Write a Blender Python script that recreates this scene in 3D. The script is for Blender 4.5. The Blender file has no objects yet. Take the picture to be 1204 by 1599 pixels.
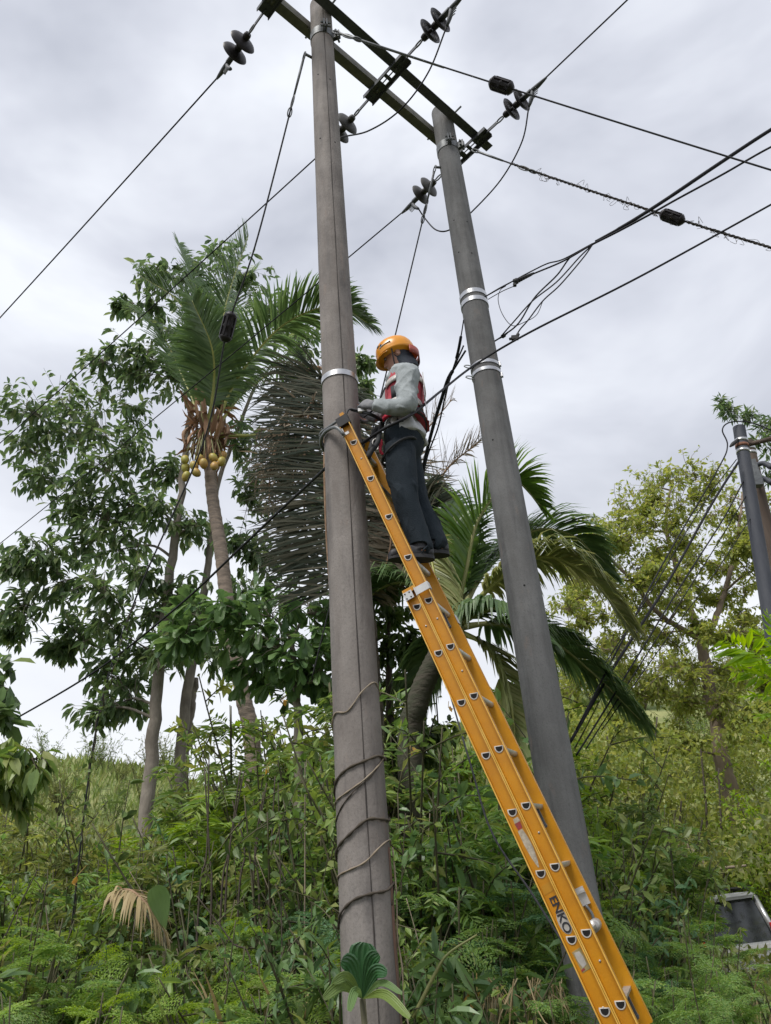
import bpy, math, random
import numpy as np
from mathutils import Matrix, Vector

random.seed(7)
rng = np.random.default_rng(7)
A = np.array
sc = bpy.context.scene
COL = sc.collection

# ------------------------------------------------------------------ camera
FPX = 1200.0                       # focal length in pixels of a 1204 x 1599 frame
EYE = A([0.0, 0.0, 1.55])
_u = A([432.0 - 602.0, 800.0 + 1324.0, -FPX]); _u /= np.linalg.norm(_u)
_f = A([0, 0, -1.0]); _y = _f - _u * (_f @ _u); _y /= np.linalg.norm(_y)
_x = np.cross(_y, _u)
RCW = np.stack([_x, _y, _u])       # camera -> world
cam = bpy.data.cameras.new('camera')
cam.sensor_fit = 'VERTICAL'; cam.sensor_height = 36.0
cam.lens = FPX / 1599.0 * 36.0
cam.clip_start = 0.05; cam.clip_end = 2000
camo = bpy.data.objects.new('camera', cam); COL.objects.link(camo)
camo.matrix_world = Matrix([list(RCW[i]) + [EYE[i]] for i in range(3)] + [[0, 0, 0, 1]])
sc.camera = camo

# ------------------------------------------------------------------ sky and sun
SUN_EL, SUN_AZ = math.radians(58), math.radians(215)     # azimuth clockwise from +Y
world = bpy.data.worlds.new('World'); sc.world = world; world.use_nodes = True
nt = world.node_tree; N = nt.nodes; L = nt.links; N.clear()
out = N.new('ShaderNodeOutputWorld'); bg = N.new('ShaderNodeBackground'); bg.inputs[1].default_value = 0.1
sky = N.new('ShaderNodeTexSky'); sky.sky_type = 'NISHITA'; sky.sun_disc = False
sky.sun_elevation = SUN_EL; sky.sun_rotation = SUN_AZ; sky.dust_density = 2.0
tc = N.new('ShaderNodeTexCoord'); mp = N.new('ShaderNodeMapping'); mp.inputs['Scale'].default_value = (1, 1, 1.9)
mp.inputs['Location'].default_value = (0.35, 0.1, 0.0)
n1 = N.new('ShaderNodeTexNoise'); n1.inputs['Scale'].default_value = 2.3; n1.inputs['Detail'].default_value = 5
n1.inputs['Roughness'].default_value = 0.52; n1.inputs['Distortion'].default_value = 0.35
cr = N.new('ShaderNodeValToRGB')
cr.color_ramp.elements[0].position = 0.34; cr.color_ramp.elements[0].color = (0.47, 0.495, 0.57, 1)
cr.color_ramp.elements[1].position = 0.66; cr.color_ramp.elements[1].color = (0.84, 0.87, 0.93, 1)
e = cr.color_ramp.elements.new(0.50); e.color = (0.645, 0.67, 0.745, 1)
sep = N.new('ShaderNodeSeparateXYZ')
hz = N.new('ShaderNodeMapRange'); hz.inputs['From Min'].default_value = 0.62; hz.inputs['From Max'].default_value = 0.10
hz.interpolation_type = 'SMOOTHSTEP'
mx = N.new('ShaderNodeMix'); mx.data_type = 'RGBA'; mx.inputs['B'].default_value = (0.93, 0.95, 0.98, 1)
mh = N.new('ShaderNodeMath'); mh.operation = 'MULTIPLY'; mh.inputs[1].default_value = 0.85
sca = N.new('ShaderNodeVectorMath'); sca.operation = 'SCALE'; sca.inputs['Scale'].default_value = 5.1
mx2 = N.new('ShaderNodeMix'); mx2.data_type = 'RGBA'; mx2.inputs['Factor'].default_value = 0.97
L.new(tc.outputs['Generated'], mp.inputs[0]); L.new(mp.outputs[0], n1.inputs['Vector'])
L.new(n1.outputs[0], cr.inputs[0]); L.new(tc.outputs['Generated'], sep.inputs[0])
L.new(sep.outputs['Z'], hz.inputs[0]); L.new(hz.outputs[0], mh.inputs[0]); L.new(mh.outputs[0], mx.inputs['Factor'])
L.new(cr.outputs[0], mx.inputs['A']); L.new(mx.outputs['Result'], sca.inputs[0])
L.new(sky.outputs[0], mx2.inputs['A']); L.new(sca.outputs[0], mx2.inputs['B'])
L.new(mx2.outputs['Result'], bg.inputs[0]); L.new(bg.outputs[0], out.inputs[0])

sun = bpy.data.lights.new('sun', 'SUN'); sun.energy = 1.5; sun.angle = math.radians(20); sun.color = (1, 0.96, 0.9)
suno = bpy.data.objects.new('sun', sun); COL.objects.link(suno); suno.location = (-6, -8, 20)
sd = Vector((math.sin(SUN_AZ) * math.cos(SUN_EL), math.cos(SUN_AZ) * math.cos(SUN_EL), math.sin(SUN_EL)))
suno.rotation_euler = (-sd).to_track_quat('-Z', 'Y').to_euler()
sc.view_settings.view_transform = 'Standard'; sc.view_settings.look = 'None'
sc.view_settings.exposure = 1.18; sc.view_settings.gamma = 1.0
try: sc.view_settings.use_curve_mapping = False
except Exception: pass
sc.render.engine = 'CYCLES'
sc.cycles.max_bounces = 5; sc.cycles.diffuse_bounces = 3; sc.cycles.glossy_bounces = 2; sc.cycles.transparent_max_bounces = 4
sc.cycles.use_denoising = True

# ------------------------------------------------------------------ helpers
def ray(px, py): return RCW @ A([px - 602.0, 800.0 - py, -FPX])
def W(px, py, Y):                       # the point at depth Y metres (world +Y) seen at a photo pixel
    d = ray(px, py); return d / d[1] * Y + EYE
def PZ(px, py, z):                      # the point at height z seen there
    d = ray(px, py); return d / d[2] * (z - EYE[2]) + EYE
def nrm(v):
    v = np.asarray(v, float); return v / (np.linalg.norm(v, axis=-1, keepdims=True) + 1e-12)
def pix(P):
    c = RCW.T @ (np.asarray(P, float) - EYE); return 602 + FPX * c[0] / -c[2], 800 - FPX * c[1] / -c[2]

def catmull(P, n):
    P = np.asarray(P, float)
    if len(P) == 2: return P[0] + (P[1] - P[0]) * np.linspace(0, 1, n)[:, None]
    Q = np.vstack([2 * P[0] - P[1], P, 2 * P[-1] - P[-2]])
    t = np.linspace(0, len(P) - 1 - 1e-9, n); i = t.astype(int); u = (t - i)[:, None]
    a, b, c, d = Q[i], Q[i + 1], Q[i + 2], Q[i + 3]
    return 0.5 * (2 * b + (c - a) * u + (2 * a - 5 * b + 4 * c - d) * u ** 2 + (3 * b - a - 3 * c + d) * u ** 3)

class MB:
    def __init__(s): s.v = []; s.l = []; s.t = []; s.n = 0
    def add(s, v, faces):
        v = np.asarray(v, float); s.v.append(v)
        s.l.append(A([i for f in faces for i in f], dtype=np.int64) + s.n); s.t.append(A([len(f) for f in faces], dtype=np.int64)); s.n += len(v)
        return s
    def arr(s, v, loops, tot):
        s.v.append(np.asarray(v, float)); s.l.append(np.asarray(loops, dtype=np.int64) + s.n); s.t.append(np.asarray(tot, dtype=np.int64)); s.n += len(v)
        return s
    def box(s, c, sx, sy, sz, M=None):
        v = A([[x, y, z] for x in (-.5, .5) for y in (-.5, .5) for z in (-.5, .5)]) * A([sx, sy, sz])
        if M is not None: v = v @ np.asarray(M).T        # M columns = local axes
        return s.add(v + np.asarray(c), [(0, 1, 3, 2), (4, 6, 7, 5), (0, 4, 5, 1), (2, 3, 7, 6), (0, 2, 6, 4), (1, 5, 7, 3)])
    def tube(s, P, r, k=8, cap=True):
        P = np.asarray(P, float); n = len(P); r = np.broadcast_to(np.asarray(r, float), (n,))
        T = nrm(np.gradient(P, axis=0))
        ref = A([0, 0, 1.0]) if abs(T[0][2]) < .9 else A([1.0, 0, 0])
        U = np.zeros_like(P); U[0] = nrm(np.cross(T[0], ref))
        for i in range(1, n): U[i] = nrm(U[i - 1] - T[i] * (U[i - 1] @ T[i]))
        V = np.cross(T, U)
        a = np.linspace(0, 2 * np.pi, k, endpoint=False)
        v = (P[:, None] + r[:, None, None] * (np.cos(a)[None, :, None] * U[:, None] + np.sin(a)[None, :, None] * V[:, None])).reshape(-1, 3)
        i = np.arange(n - 1)[:, None] * k; j = np.arange(k)[None]; j2 = (j + 1) % k
        q = np.stack([i + j, i + j2, i + k + j2, i + k + j], -1).reshape(-1)
        s.arr(v, q, np.full((n - 1) * k, 4))
        if cap:
            s.l.append(np.arange(k)[::-1] + s.n - len(v)); s.t.append(A([k])); s.l.append(np.arange(k) + s.n - k); s.t.append(A([k]))
        return s
    def lathe(s, prof, c, axis, k=20):
        ax = nrm(axis); ref = A([0, 0, 1.0]) if abs(ax[2]) < .9 else A([1.0, 0, 0])
        U = nrm(np.cross(ax, ref)); V = np.cross(ax, U); a = np.linspace(0, 2 * np.pi, k, endpoint=False)
        pr = np.asarray(prof, float); n = len(pr)
        v = (np.asarray(c) + pr[:, 1, None, None] * ax + pr[:, 0, None, None] * (np.cos(a)[None, :, None] * U + np.sin(a)[None, :, None] * V)).reshape(-1, 3)
        i = np.arange(n - 1)[:, None] * k; j = np.arange(k)[None]; j2 = (j + 1) % k
        return s.arr(v, np.stack([i + j, i + j2, i + k + j2, i + k + j], -1).reshape(-1), np.full((n - 1) * k, 4))
    def loft(s, rings):                 # list of equal-length closed rings, capped
        k = len(rings[0]); v = np.vstack(rings); n = len(rings)
        i = np.arange(n - 1)[:, None] * k; j = np.arange(k)[None]; j2 = (j + 1) % k
        s.arr(v, np.stack([i + j, i + j2, i + k + j2, i + k + j], -1).reshape(-1), np.full((n - 1) * k, 4))
        s.l.append(np.arange(k)[::-1] + s.n - len(v)); s.t.append(A([k])); s.l.append(np.arange(k) + s.n - k); s.t.append(A([k]))
        return s
    def prism(s, prof, P0, P1, U, V):   # closed 2d profile swept straight
        prof = np.asarray(prof, float)
        ring = prof[:, :1] * np.asarray(U) + prof[:, 1:] * np.asarray(V)
        return s.loft([ring + np.asarray(P0), ring + np.asarray(P1)])
    def mesh(s, name, origin=(0, 0, 0), smooth=True):
        me = bpy.data.meshes.new(name)
        v = (np.vstack(s.v) - np.asarray(origin)).astype(np.float32); l = np.concatenate(s.l).astype(np.int32); t = np.concatenate(s.t).astype(np.int32)
        me.vertices.add(len(v)); me.vertices.foreach_set('co', v.ravel())
        me.loops.add(len(l)); me.loops.foreach_set('vertex_index', l)
        me.polygons.add(len(t)); me.polygons.foreach_set('loop_start', np.concatenate([[0], np.cumsum(t)[:-1]]).astype(np.int32))
        me.polygons.foreach_set('use_smooth', np.full(len(t), smooth, bool))
        me.update(calc_edges=True); me.validate()
        return me

def obj(name, mb, mat, parent=None, smooth=True, origin=None):
    """one mesh object; built in world space, stored relative to its parent's (or its own) origin"""
    org = np.zeros(3)
    p = parent
    while p is not None: org = org + A(p.location); p = p.parent
    own = np.zeros(3)
    if parent is None and origin is not None: own = np.asarray(origin, float)
    me = mb.mesh(name, org + own, smooth) if isinstance(mb, MB) else mb
    o = bpy.data.objects.new(name, me); COL.objects.link(o)
    if mat is not None and len(me.materials) == 0: me.materials.append(mat)
    o.parent = parent
    if parent is None: o.location = own
    return o
def tag(o, label=None, cat=None, group=None, kind=None):
    for k, v in (('label', label), ('category', cat), ('group', group), ('kind', kind)):
        if v: o[k] = v
    return o
def thing(name, label, cat, loc=(0, 0, 0), group=None):
    o = bpy.data.objects.new(name, None); COL.objects.link(o); o.location = [float(x) for x in loc]; o.empty_display_size = .1
    return tag(o, label, cat, group)
def auto_smooth(o, ang=40):
    me = o.data
    me.set_sharp_from_angle(angle=math.radians(ang)); return o

# ------------------------------------------------------------------ materials
def mat(name, c1, c2=None, rough=.6, metal=0., scale=6., stretch=(1, 1, 1), bump=0., bscale=40., spec=.5, detail=5, lo=.35, hi=.65):
    m = bpy.data.materials.new(name); m.use_nodes = True; t = m.node_tree; b = t.nodes['Principled BSDF']
    b.inputs['Roughness'].default_value = rough; b.inputs['Metallic'].default_value = metal
    b.inputs['Specular IOR Level'].default_value = spec
    c2 = c2 or tuple(x * .8 for x in c1)
    co = t.nodes.new('ShaderNodeTexCoord'); mpn = t.nodes.new('ShaderNodeMapping'); mpn.inputs['Scale'].default_value = stretch
    t.links.new(co.outputs['Object'], mpn.inputs[0])
    nz = t.nodes.new('ShaderNodeTexNoise'); nz.inputs['Scale'].default_value = scale; nz.inputs['Detail'].default_value = detail; nz.inputs['Roughness'].default_value = .62
    t.links.new(mpn.outputs[0], nz.inputs['Vector'])
    r = t.nodes.new('ShaderNodeValToRGB'); r.color_ramp.elements[0].position = lo; r.color_ramp.elements[1].position = hi
    r.color_ramp.elements[0].color = (*c1, 1); r.color_ramp.elements[1].color = (*c2, 1)
    t.links.new(nz.outputs[0], r.inputs[0]); t.links.new(r.outputs[0], b.inputs['Base Color'])
    if bump:
        nb = t.nodes.new('ShaderNodeTexNoise'); nb.inputs['Scale'].default_value = bscale; nb.inputs['Detail'].default_value = 4
        t.links.new(mpn.outputs[0], nb.inputs['Vector'])
        bp = t.nodes.new('ShaderNodeBump'); bp.inputs['Strength'].default_value = bump; bp.inputs['Distance'].default_value = .02
        t.links.new(nb.outputs[0], bp.inputs['Height']); t.links.new(bp.outputs[0], b.inputs['Normal'])
    return m
def leafmat(name, cols, rough=.42, trans=.35, spec=.45):
    m = bpy.data.materials.new(name); m.use_nodes = True; t = m.node_tree; b = t.nodes['Principled BSDF']
    b.inputs['Roughness'].default_value = rough; b.inputs['Specular IOR Level'].default_value = spec
    g = t.nodes.new('ShaderNodeNewGeometry'); r = t.nodes.new('ShaderNodeValToRGB')
    els = r.color_ramp.elements; cols = [tuple(min(.5, q * 1.32) for q in c) for c in cols]
    while len(els) < len(cols): els.new(.5)
    for i, c in enumerate(cols):
        els[i].position = i / max(1, len(cols) - 1); els[i].color = (*c, 1)
    t.links.new(g.outputs['Random Per Island'], r.inputs[0])
    t.links.new(r.outputs[0], b.inputs['Base Color'])
    tr = t.nodes.new('ShaderNodeBsdfTranslucent'); ms = t.nodes.new('ShaderNodeMixShader'); ms.inputs[0].default_value = trans
    br = t.nodes.new('ShaderNodeHueSaturation'); br.inputs['Value'].default_value = 1.5; br.inputs['Saturation'].default_value = 1.15; br.inputs['Hue'].default_value = .485
    t.links.new(r.outputs[0], br.inputs['Color']); t.links.new(br.outputs[0], tr.inputs['Color'])
    t.links.new(b.outputs[0], ms.inputs[1]); t.links.new(tr.outputs[0], ms.inputs[2])
    t.links.new(ms.outputs[0], t.nodes['Material Output'].inputs['Surface'])
    return m
def pole_mat(name, base, brown, streak, lichen):
    m = bpy.data.materials.new(name); m.use_nodes = True; t = m.node_tree; b = t.nodes['Principled BSDF']; b.inputs['Roughness'].default_value = .82
    nd, lk = t.nodes.new, t.links.new
    co = nd('ShaderNodeTexCoord')
    def noise(st, sc_, det=6):
        mpn = nd('ShaderNodeMapping'); mpn.inputs['Scale'].default_value = st; lk(co.outputs['Object'], mpn.inputs[0])
        z = nd('ShaderNodeTexNoise'); z.inputs['Scale'].default_value = sc_; z.inputs['Detail'].default_value = det; z.inputs['Roughness'].default_value = .6
        lk(mpn.outputs[0], z.inputs['Vector']); return z.outputs[0]
    def ramp(v, a, c): 
        r = nd('ShaderNodeMapRange'); r.inputs['From Min'].default_value = a; r.inputs['From Max'].default_value = c; lk(v, r.inputs[0]); return r.outputs[0]
    def mixc(fac, ca, cb, k=1.0):
        x = nd('ShaderNodeMix'); x.data_type = 'RGBA'
        f = nd('ShaderNodeMath'); f.operation = 'MULTIPLY'; f.inputs[1].default_value = k; lk(fac, f.inputs[0]); lk(f.outputs[0], x.inputs['Factor'])
        for s, c in (('A', ca), ('B', cb)):
            if isinstance(c, tuple): x.inputs[s].default_value = (*c, 1)
            else: lk(c, x.inputs[s])
        return x.outputs['Result']
    c = mixc(ramp(noise((1, 1, .16), 5), .38, .62), base, brown)
    c = mixc(ramp(noise((1, 1, .07), 13), .48, .66), c, streak, .72)
    c = mixc(ramp(noise((1, 1, .8), 4), .45, .70), c, tuple(x * 1.35 for x in base), .6)
    c = mixc(ramp(noise((1, 1, .3), 9), .60, .72), c, lichen, .55)
    c = mixc(ramp(noise((1, 1, 1), 90, 3), .52, .72), c, tuple(x * .5 for x in base), .5)
    lk(c, b.inputs['Base Color'])
    bp = nd('ShaderNodeBump'); bp.inputs['Strength'].default_value = .35; bp.inputs['Distance'].default_value = .01
    lk(noise((1, 1, .6), 70, 5), bp.inputs['Height']); lk(bp.outputs[0], b.inputs['Normal'])
    return m

M = {}
M['pole1'] = pole_mat('weathered_brown_concrete', (.205, .185, .172), (.142, .123, .112), (.08, .073, .072), (.22, .165, .135))
M['pole2'] = pole_mat('weathered_grey_concrete', (.145, .145, .146), (.105, .104, .103), (.06, .06, .062), (.20, .15, .125))
M['farpole'] = mat('dark_far_pole', (.035, .04, .055), (.06, .065, .08), .7, scale=8, stretch=(1, 1, .2))
M['woodpole'] = mat('old_timber_pole', (.12, .085, .065), (.07, .055, .045), .85, scale=8, stretch=(1, 1, .1), bump=.3)
M['seam'] = mat('dark_seam', (.035, .03, .028), (.06, .05, .045), .9)
M['steel'] = mat('dull_galvanised_steel', (.20, .21, .215), (.12, .125, .13), .55, .6, scale=20)
M['band'] = mat('bright_steel_band', (.55, .56, .57), (.42, .42, .43), .32, .85, scale=20)
M['beam'] = mat('weathered_steel_beam', (.10, .105, .115), (.065, .07, .078), .65, .35, scale=14)
M['beam_light'] = mat('mossy_steel_beam', (.17, .165, .13), (.10, .10, .09), .7, .2, scale=10)
M['porcelain'] = mat('dark_porcelain', (.016, .014, .016), (.028, .024, .026), .42, scale=12, spec=.25)
M['porcelain_old'] = mat('dusty_porcelain', (.045, .042, .036), (.028, .026, .025), .5, scale=12)
M['wire'] = mat('grey_strand_wire', (.06, .06, .065), (.04, .04, .045), .6, .2, scale=30, spec=.2)
M['cable'] = mat('black_cable_jacket', (.014, .014, .018), (.018, .018, .022), .6, scale=20, spec=.15)
M['rust'] = mat('rust', (.20, .085, .05), (.12, .06, .04), .9, scale=20)
M['frp'] = mat('yellow_fibreglass', (.56, .25, .006), (.47, .20, .008), .38, scale=7, stretch=(1, 1, 1), bump=.05, bscale=120)
M['frp_edge'] = mat('pale_fibreglass_edge', (.72, .43, .09), (.62, .33, .04), .5, scale=12)
M['alu'] = mat('aluminium', (.52, .51, .49), (.38, .36, .34), .42, .55, scale=25)
M['aluplate'] = mat('light_alloy_plate', (.62, .62, .61), (.50, .50, .50), .4, .35, scale=15)
M['collar'] = mat('bright_alloy_collar', (.62, .61, .58), (.50, .49, .46), .5, 0.0, scale=25)
M['black'] = mat('black_rubber', (.012, .012, .014), (.022, .022, .024), .7)
M['dark'] = mat('dark_void', (.006, .006, .007), (.01, .01, .01), .9)
M['sticker'] = mat('worn_white_sticker', (.48, .44, .36), (.30, .26, .20), .6, scale=60)
M['sticker_red'] = mat('red_print', (.35, .03, .035), (.2, .05, .05), .6, scale=60)
M['sticker_old'] = mat('faded_sticker', (.26, .22, .09), (.34, .26, .12), .6, scale=50)
M['ink'] = mat('dark_print', (.02, .022, .03), (.03, .03, .04), .5)
M['decal'] = mat('grey_white_print', (.45, .44, .42), (.36, .35, .33), .5, scale=50)
M['bark'] = mat('grey_bark', (.25, .22, .185), (.14, .12, .10), .9, scale=6, stretch=(1, 1, .5), bump=.5, bscale=25)
M['bark_brown'] = mat('reddish_bark', (.20, .135, .10), (.11, .08, .06), .9, scale=4, stretch=(1, 1, .3), bump=.5, bscale=18)
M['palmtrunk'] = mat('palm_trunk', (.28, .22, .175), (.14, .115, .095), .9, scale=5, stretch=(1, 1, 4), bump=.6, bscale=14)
M['twig'] = mat('twig', (.075, .06, .042), (.045, .036, .028), .9)
M['stem'] = mat('green_brown_stem', (.09, .085, .04), (.05, .045, .025), .8)
M['farbark'] = mat('pale_brown_bark', (.26, .20, .15), (.15, .115, .09), .9, scale=4, stretch=(1, 1, .3))
M['deadwood'] = mat('dry_wood', (.30, .25, .19), (.18, .14, .10), .9, scale=10)
M['husk'] = mat('dry_husk', (.32, .21, .13), (.18, .11, .07), .9, scale=10)
M['nut'] = mat('yellow_green_coconut', (.30, .29, .045), (.40, .22, .06), .5, scale=3)
M['petiole'] = mat('yellow_petiole', (.36, .36, .09), (.28, .30, .10), .5, scale=6)
M['rachis'] = mat('green_rachis', (.20, .23, .07), (.26, .25, .10), .5, scale=6)
M['soil'] = mat('leaf_litter_soil', (.07, .055, .035), (.05, .065, .025), .95, scale=1.5, bump=.6, bscale=12)
M['hillgrass'] = mat('grassy_hillside', (.20, .24, .085), (.13, .18, .06), .95, scale=.35, bump=.5, bscale=3)
L_ = leafmat
M['lf_broad'] = L_('broad_leaf', [(.050, .085, .042), (.08, .125, .055), (.11, .165, .065), (.065, .105, .05), (.16, .20, .09)], .36, .48, .55)
M['lf_pale'] = L_('pale_broad_leaf', [(.055, .105, .045), (.085, .15, .055), (.12, .19, .07), (.065, .12, .04)], .4, .35, .5)
M['lf_olive'] = L_('olive_small_leaf', [(.15, .20, .05), (.21, .25, .065), (.26, .28, .08), (.12, .17, .045), (.30, .30, .10)], .5, .48)
M['lf_far'] = L_('mixed_far_leaf', [(.09, .12, .036), (.14, .17, .05), (.19, .205, .065), (.06, .09, .03), (.21, .20, .075)], .5, .42)
M['lf_feather'] = L_('feathery_leaf', [(.085, .165, .040), (.125, .215, .048), (.17, .26, .06), (.09, .17, .055), (.21, .25, .075)], .5, .42)
M['lf_feather2'] = L_('yellow_green_feathery_leaf', [(.12, .20, .03), (.16, .25, .04), (.20, .27, .05)], .5, .42)
M['lf_blue'] = L_('bluish_green_leaf', [(.055, .125, .06), (.08, .16, .07), (.10, .18, .075)], .5, .35)
M['lf_shrub'] = L_('shrub_leaf', [(.085, .15, .04), (.14, .21, .055), (.185, .245, .065), (.06, .11, .035), (.23, .25, .085)], .42, .38)
M['lf_dark'] = L_('dark_thicket_leaf', [(.04, .075, .025), (.07, .115, .035), (.105, .15, .045), (.05, .08, .03)], .5, .3)
M['lf_lime'] = L_('lime_leaf', [(.17, .28, .03), (.22, .33, .04), (.13, .23, .03)], .42, .5)
M['lf_yellow'] = L_('yellow_dry_leaf', [(.42, .30, .05), (.36, .22, .05), (.28, .22, .08)], .6, .35)
M['lf_palm'] = L_('palm_leaflet', [(.06, .105, .045), (.085, .14, .052), (.11, .17, .065), (.07, .12, .055)], .36, .32, .55)
M['lf_palm_b'] = L_('bright_palm_leaflet', [(.08, .155, .035), (.11, .19, .04), (.14, .22, .055)], .38, .38, .5)
M['lf_palm_y'] = L_('yellowing_palm_leaflet', [(.15, .18, .06), (.19, .21, .08), (.23, .23, .10), (.13, .17, .06)], .42, .38)
M['lf_dead'] = L_('dead_palm_leaflet', [(.14, .115, .085), (.20, .165, .12), (.09, .08, .062), (.26, .21, .155)], .75, .2, .3)
M['lf_deadgreen'] = L_('wilting_palm_leaflet', [(.028, .036, .028), (.042, .05, .036), (.085, .08, .058), (.025, .034, .026)], .75, .22, .12)
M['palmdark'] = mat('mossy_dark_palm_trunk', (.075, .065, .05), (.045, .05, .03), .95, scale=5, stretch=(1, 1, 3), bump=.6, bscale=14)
M['lf_straw'] = L_('straw', [(.30, .24, .13), (.22, .17, .09), (.36, .30, .18)], .8, .2, .3)
M['grass'] = L_('hill_grass', [(.16, .22, .06), (.22, .26, .09), (.12, .18, .05), (.27, .27, .12)], .6, .3)

# ------------------------------------------------------------------ terrain
def sstep(t): t = np.clip(t, 0, 1); return t * t * (3 - 2 * t)
def ground(x, y):
    x = np.asarray(x, float); y = np.asarray(y, float)
    right = sstep((x + 3) / 7)
    z = .07 * np.maximum(0, y - 8) * right
    z = z + sstep((y - 15.5) / 9) * 3.6 * sstep((x - 0) / 6) + sstep((y - 24) / 20) * 7.0 * sstep((x + 2) / 8)
    hill = sstep((y - 17) / 27) * (8.0 + 3.2 * sstep((-x - 4) / 14)) * (1 - sstep((x + 2) / 8))
    z = z + hill
    z = z + .10 * np.sin(x * 1.3 + 1) * np.sin(y * .9) + .25 * np.sin(x * .21) * np.sin(y * .17) * sstep((y - 8) / 10)
    return z
xs = np.concatenate([[-600, -250, -120], np.arange(-60, 60.1, 1.5), [120, 250, 600]])
ys = np.concatenate([[-600, -200, -60], np.arange(-20, 70.1, 1.5), [100, 200, 400, 900]])
X, Y = np.meshgrid(xs, ys); Z = ground(X, Y)
mb = MB(); nx = len(xs); ny = len(ys)
i = (np.arange(ny - 1)[:, None] * nx + np.arange(nx - 1)[None]).reshape(-1)
mb.arr(np.stack([X, Y, Z], -1).reshape(-1, 3), np.stack([i, i + 1, i + nx + 1, i + nx], -1).reshape(-1), np.full(len(i), 4))
gm = mat('ground', (.07, .055, .035), (.05, .07, .025), .95, scale=1.4, bump=.6, bscale=10)
# leaf litter near by, grass on the far hillside (world-space position decides, as on a real slope)
t = gm.node_tree; b = t.nodes['Principled BSDF']; old = b.inputs['Base Color'].links[0].from_socket
geo = t.nodes.new('ShaderNodeNewGeometry'); sp = t.nodes.new('ShaderNodeSeparateXYZ'); t.links.new(geo.outputs['Position'], sp.inputs[0])
mr = t.nodes.new('ShaderNodeMapRange'); mr.inputs['From Min'].default_value = 14; mr.inputs['From Max'].default_value = 22; t.links.new(sp.outputs['Y'], mr.inputs[0])
nz = t.nodes.new('ShaderNodeTexNoise'); nz.inputs['Scale'].default_value = .9; nz.inputs['Detail'].default_value = 8; t.links.new(geo.outputs['Position'], nz.inputs['Vector'])
rp = t.nodes.new('ShaderNodeValToRGB'); rp.color_ramp.elements[0].color = (.11, .15, .045, 1); rp.color_ramp.elements[1].color = (.26, .27, .11, 1)
rp.color_ramp.elements[0].position = .35; rp.color_ramp.elements[1].position = .65; t.links.new(nz.outputs[0], rp.inputs[0])
mxg = t.nodes.new('ShaderNodeMix'); mxg.data_type = 'RGBA'; t.links.new(mr.outputs[0], mxg.inputs['Factor']); t.links.new(old, mxg.inputs['A']); t.links.new(rp.outputs[0], mxg.inputs['B'])
t.links.new(mxg.outputs['Result'], b.inputs['Base Color'])
tag(obj('ground', mb, gm), 'green hillside and leaf-littered ground under the thicket', None, None, 'structure')
def gz(x, y): return float(ground(x, y))

# ------------------------------------------------------------------ poles
P1 = A([-.253, 4.33]); P2 = A([1.030, 5.60]); HTOP = 10.0
U2 = nrm(P2 - P1); U3 = A([U2[0], U2[1], 0]); N3 = A([U2[1], -U2[0], 0])      # along the cross-arms / to the right front
Z3 = A([0, 0, 1.0])
def p_rad(z, r0=.150, r1=.110): return r0 + (r1 - r0) * np.clip(z / HTOP, 0, 1)
R1 = lambda z: p_rad(z, .144, .108)
R2 = lambda z: p_rad(z, .152, .118)
def pole(label, c, rad, m, bands, seam_ang, zb, bolts):
    th = thing('utility_pole', label, 'utility pole', (c[0], c[1], zb), 'utility poles of the double pole frame')
    z = np.linspace(zb - .6, HTOP, 60); k = 40
    P = np.stack([np.full(60, c[0]), np.full(60, c[1]), z], -1)
    mb = MB().tube(P, rad(z), k)
    auto_smooth(obj('shaft', mb, m, th))
    # mould seam: a narrow ridge down the shaft
    for a in seam_ang:
        zz = np.linspace(zb, HTOP - .02, 80); aa = a + .010 * np.sin(zz * 1.7) + .006 * np.sin(zz * 5.1)
        d = np.stack([np.cos(aa), np.sin(aa), 0 * aa], -1); tn = np.stack([-np.sin(aa), np.cos(aa), 0 * aa], -1)
        base = np.stack([np.full(80, c[0]), np.full(80, c[1]), zz], -1); w = (.0028 + .0012 * np.sin(zz * 9))[:, None]; r = rad(zz)[:, None]
        rings = [np.stack([base[q] + d[q] * (r[q] - .004) - tn[q] * w[q], base[q] + d[q] * (r[q] + .0022) - tn[q] * w[q], base[q] + d[q] * (r[q] + .0022) + tn[q] * w[q], base[q] + d[q] * (r[q] - .004) + tn[q] * w[q]]) for q in range(80)]
        obj('seam', MB().loft(rings), M['seam'], th)
    for (zz, h, nm, mm, tilt, n) in bands:
        for q in range(n):
            z0 = zz - q * (h + .05); r = float(rad(z0)) + .004
            a = np.linspace(0, 2 * np.pi, 41)[:-1]
            mb = MB(); pr = [(r - .003, -h / 2), (r + .003, -h / 2), (r + .003, h / 2), (r - .003, h / 2), (r - .003, -h / 2)]
            mb.lathe(pr, A([c[0], c[1], z0]), nrm(A([math.sin(tilt) * .6, -math.sin(tilt), 1])), 40)
            o = auto_smooth(obj(nm, mb, mm, th))
    for (zz, ang) in bolts:
        d = A([math.cos(ang), math.sin(ang), 0]); r = float(rad(zz))
        obj('bolt_hole', MB().tube([A([c[0], c[1], zz]) + d * (r - .01), A([c[0], c[1], zz]) + d * (r + .0015)], .008, 8), M['dark'], th)
    return th
cam_ang1 = math.atan2(-P1[1], -P1[0]); cam_ang2 = math.atan2(-P2[1], -P2[0])
zP1 = lambda py: float(W(540, py, P1[1])[2]); zP2 = lambda py: float(W(760, py, P2[1])[2])
g1, g2 = gz(*P1), gz(*P2)
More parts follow.
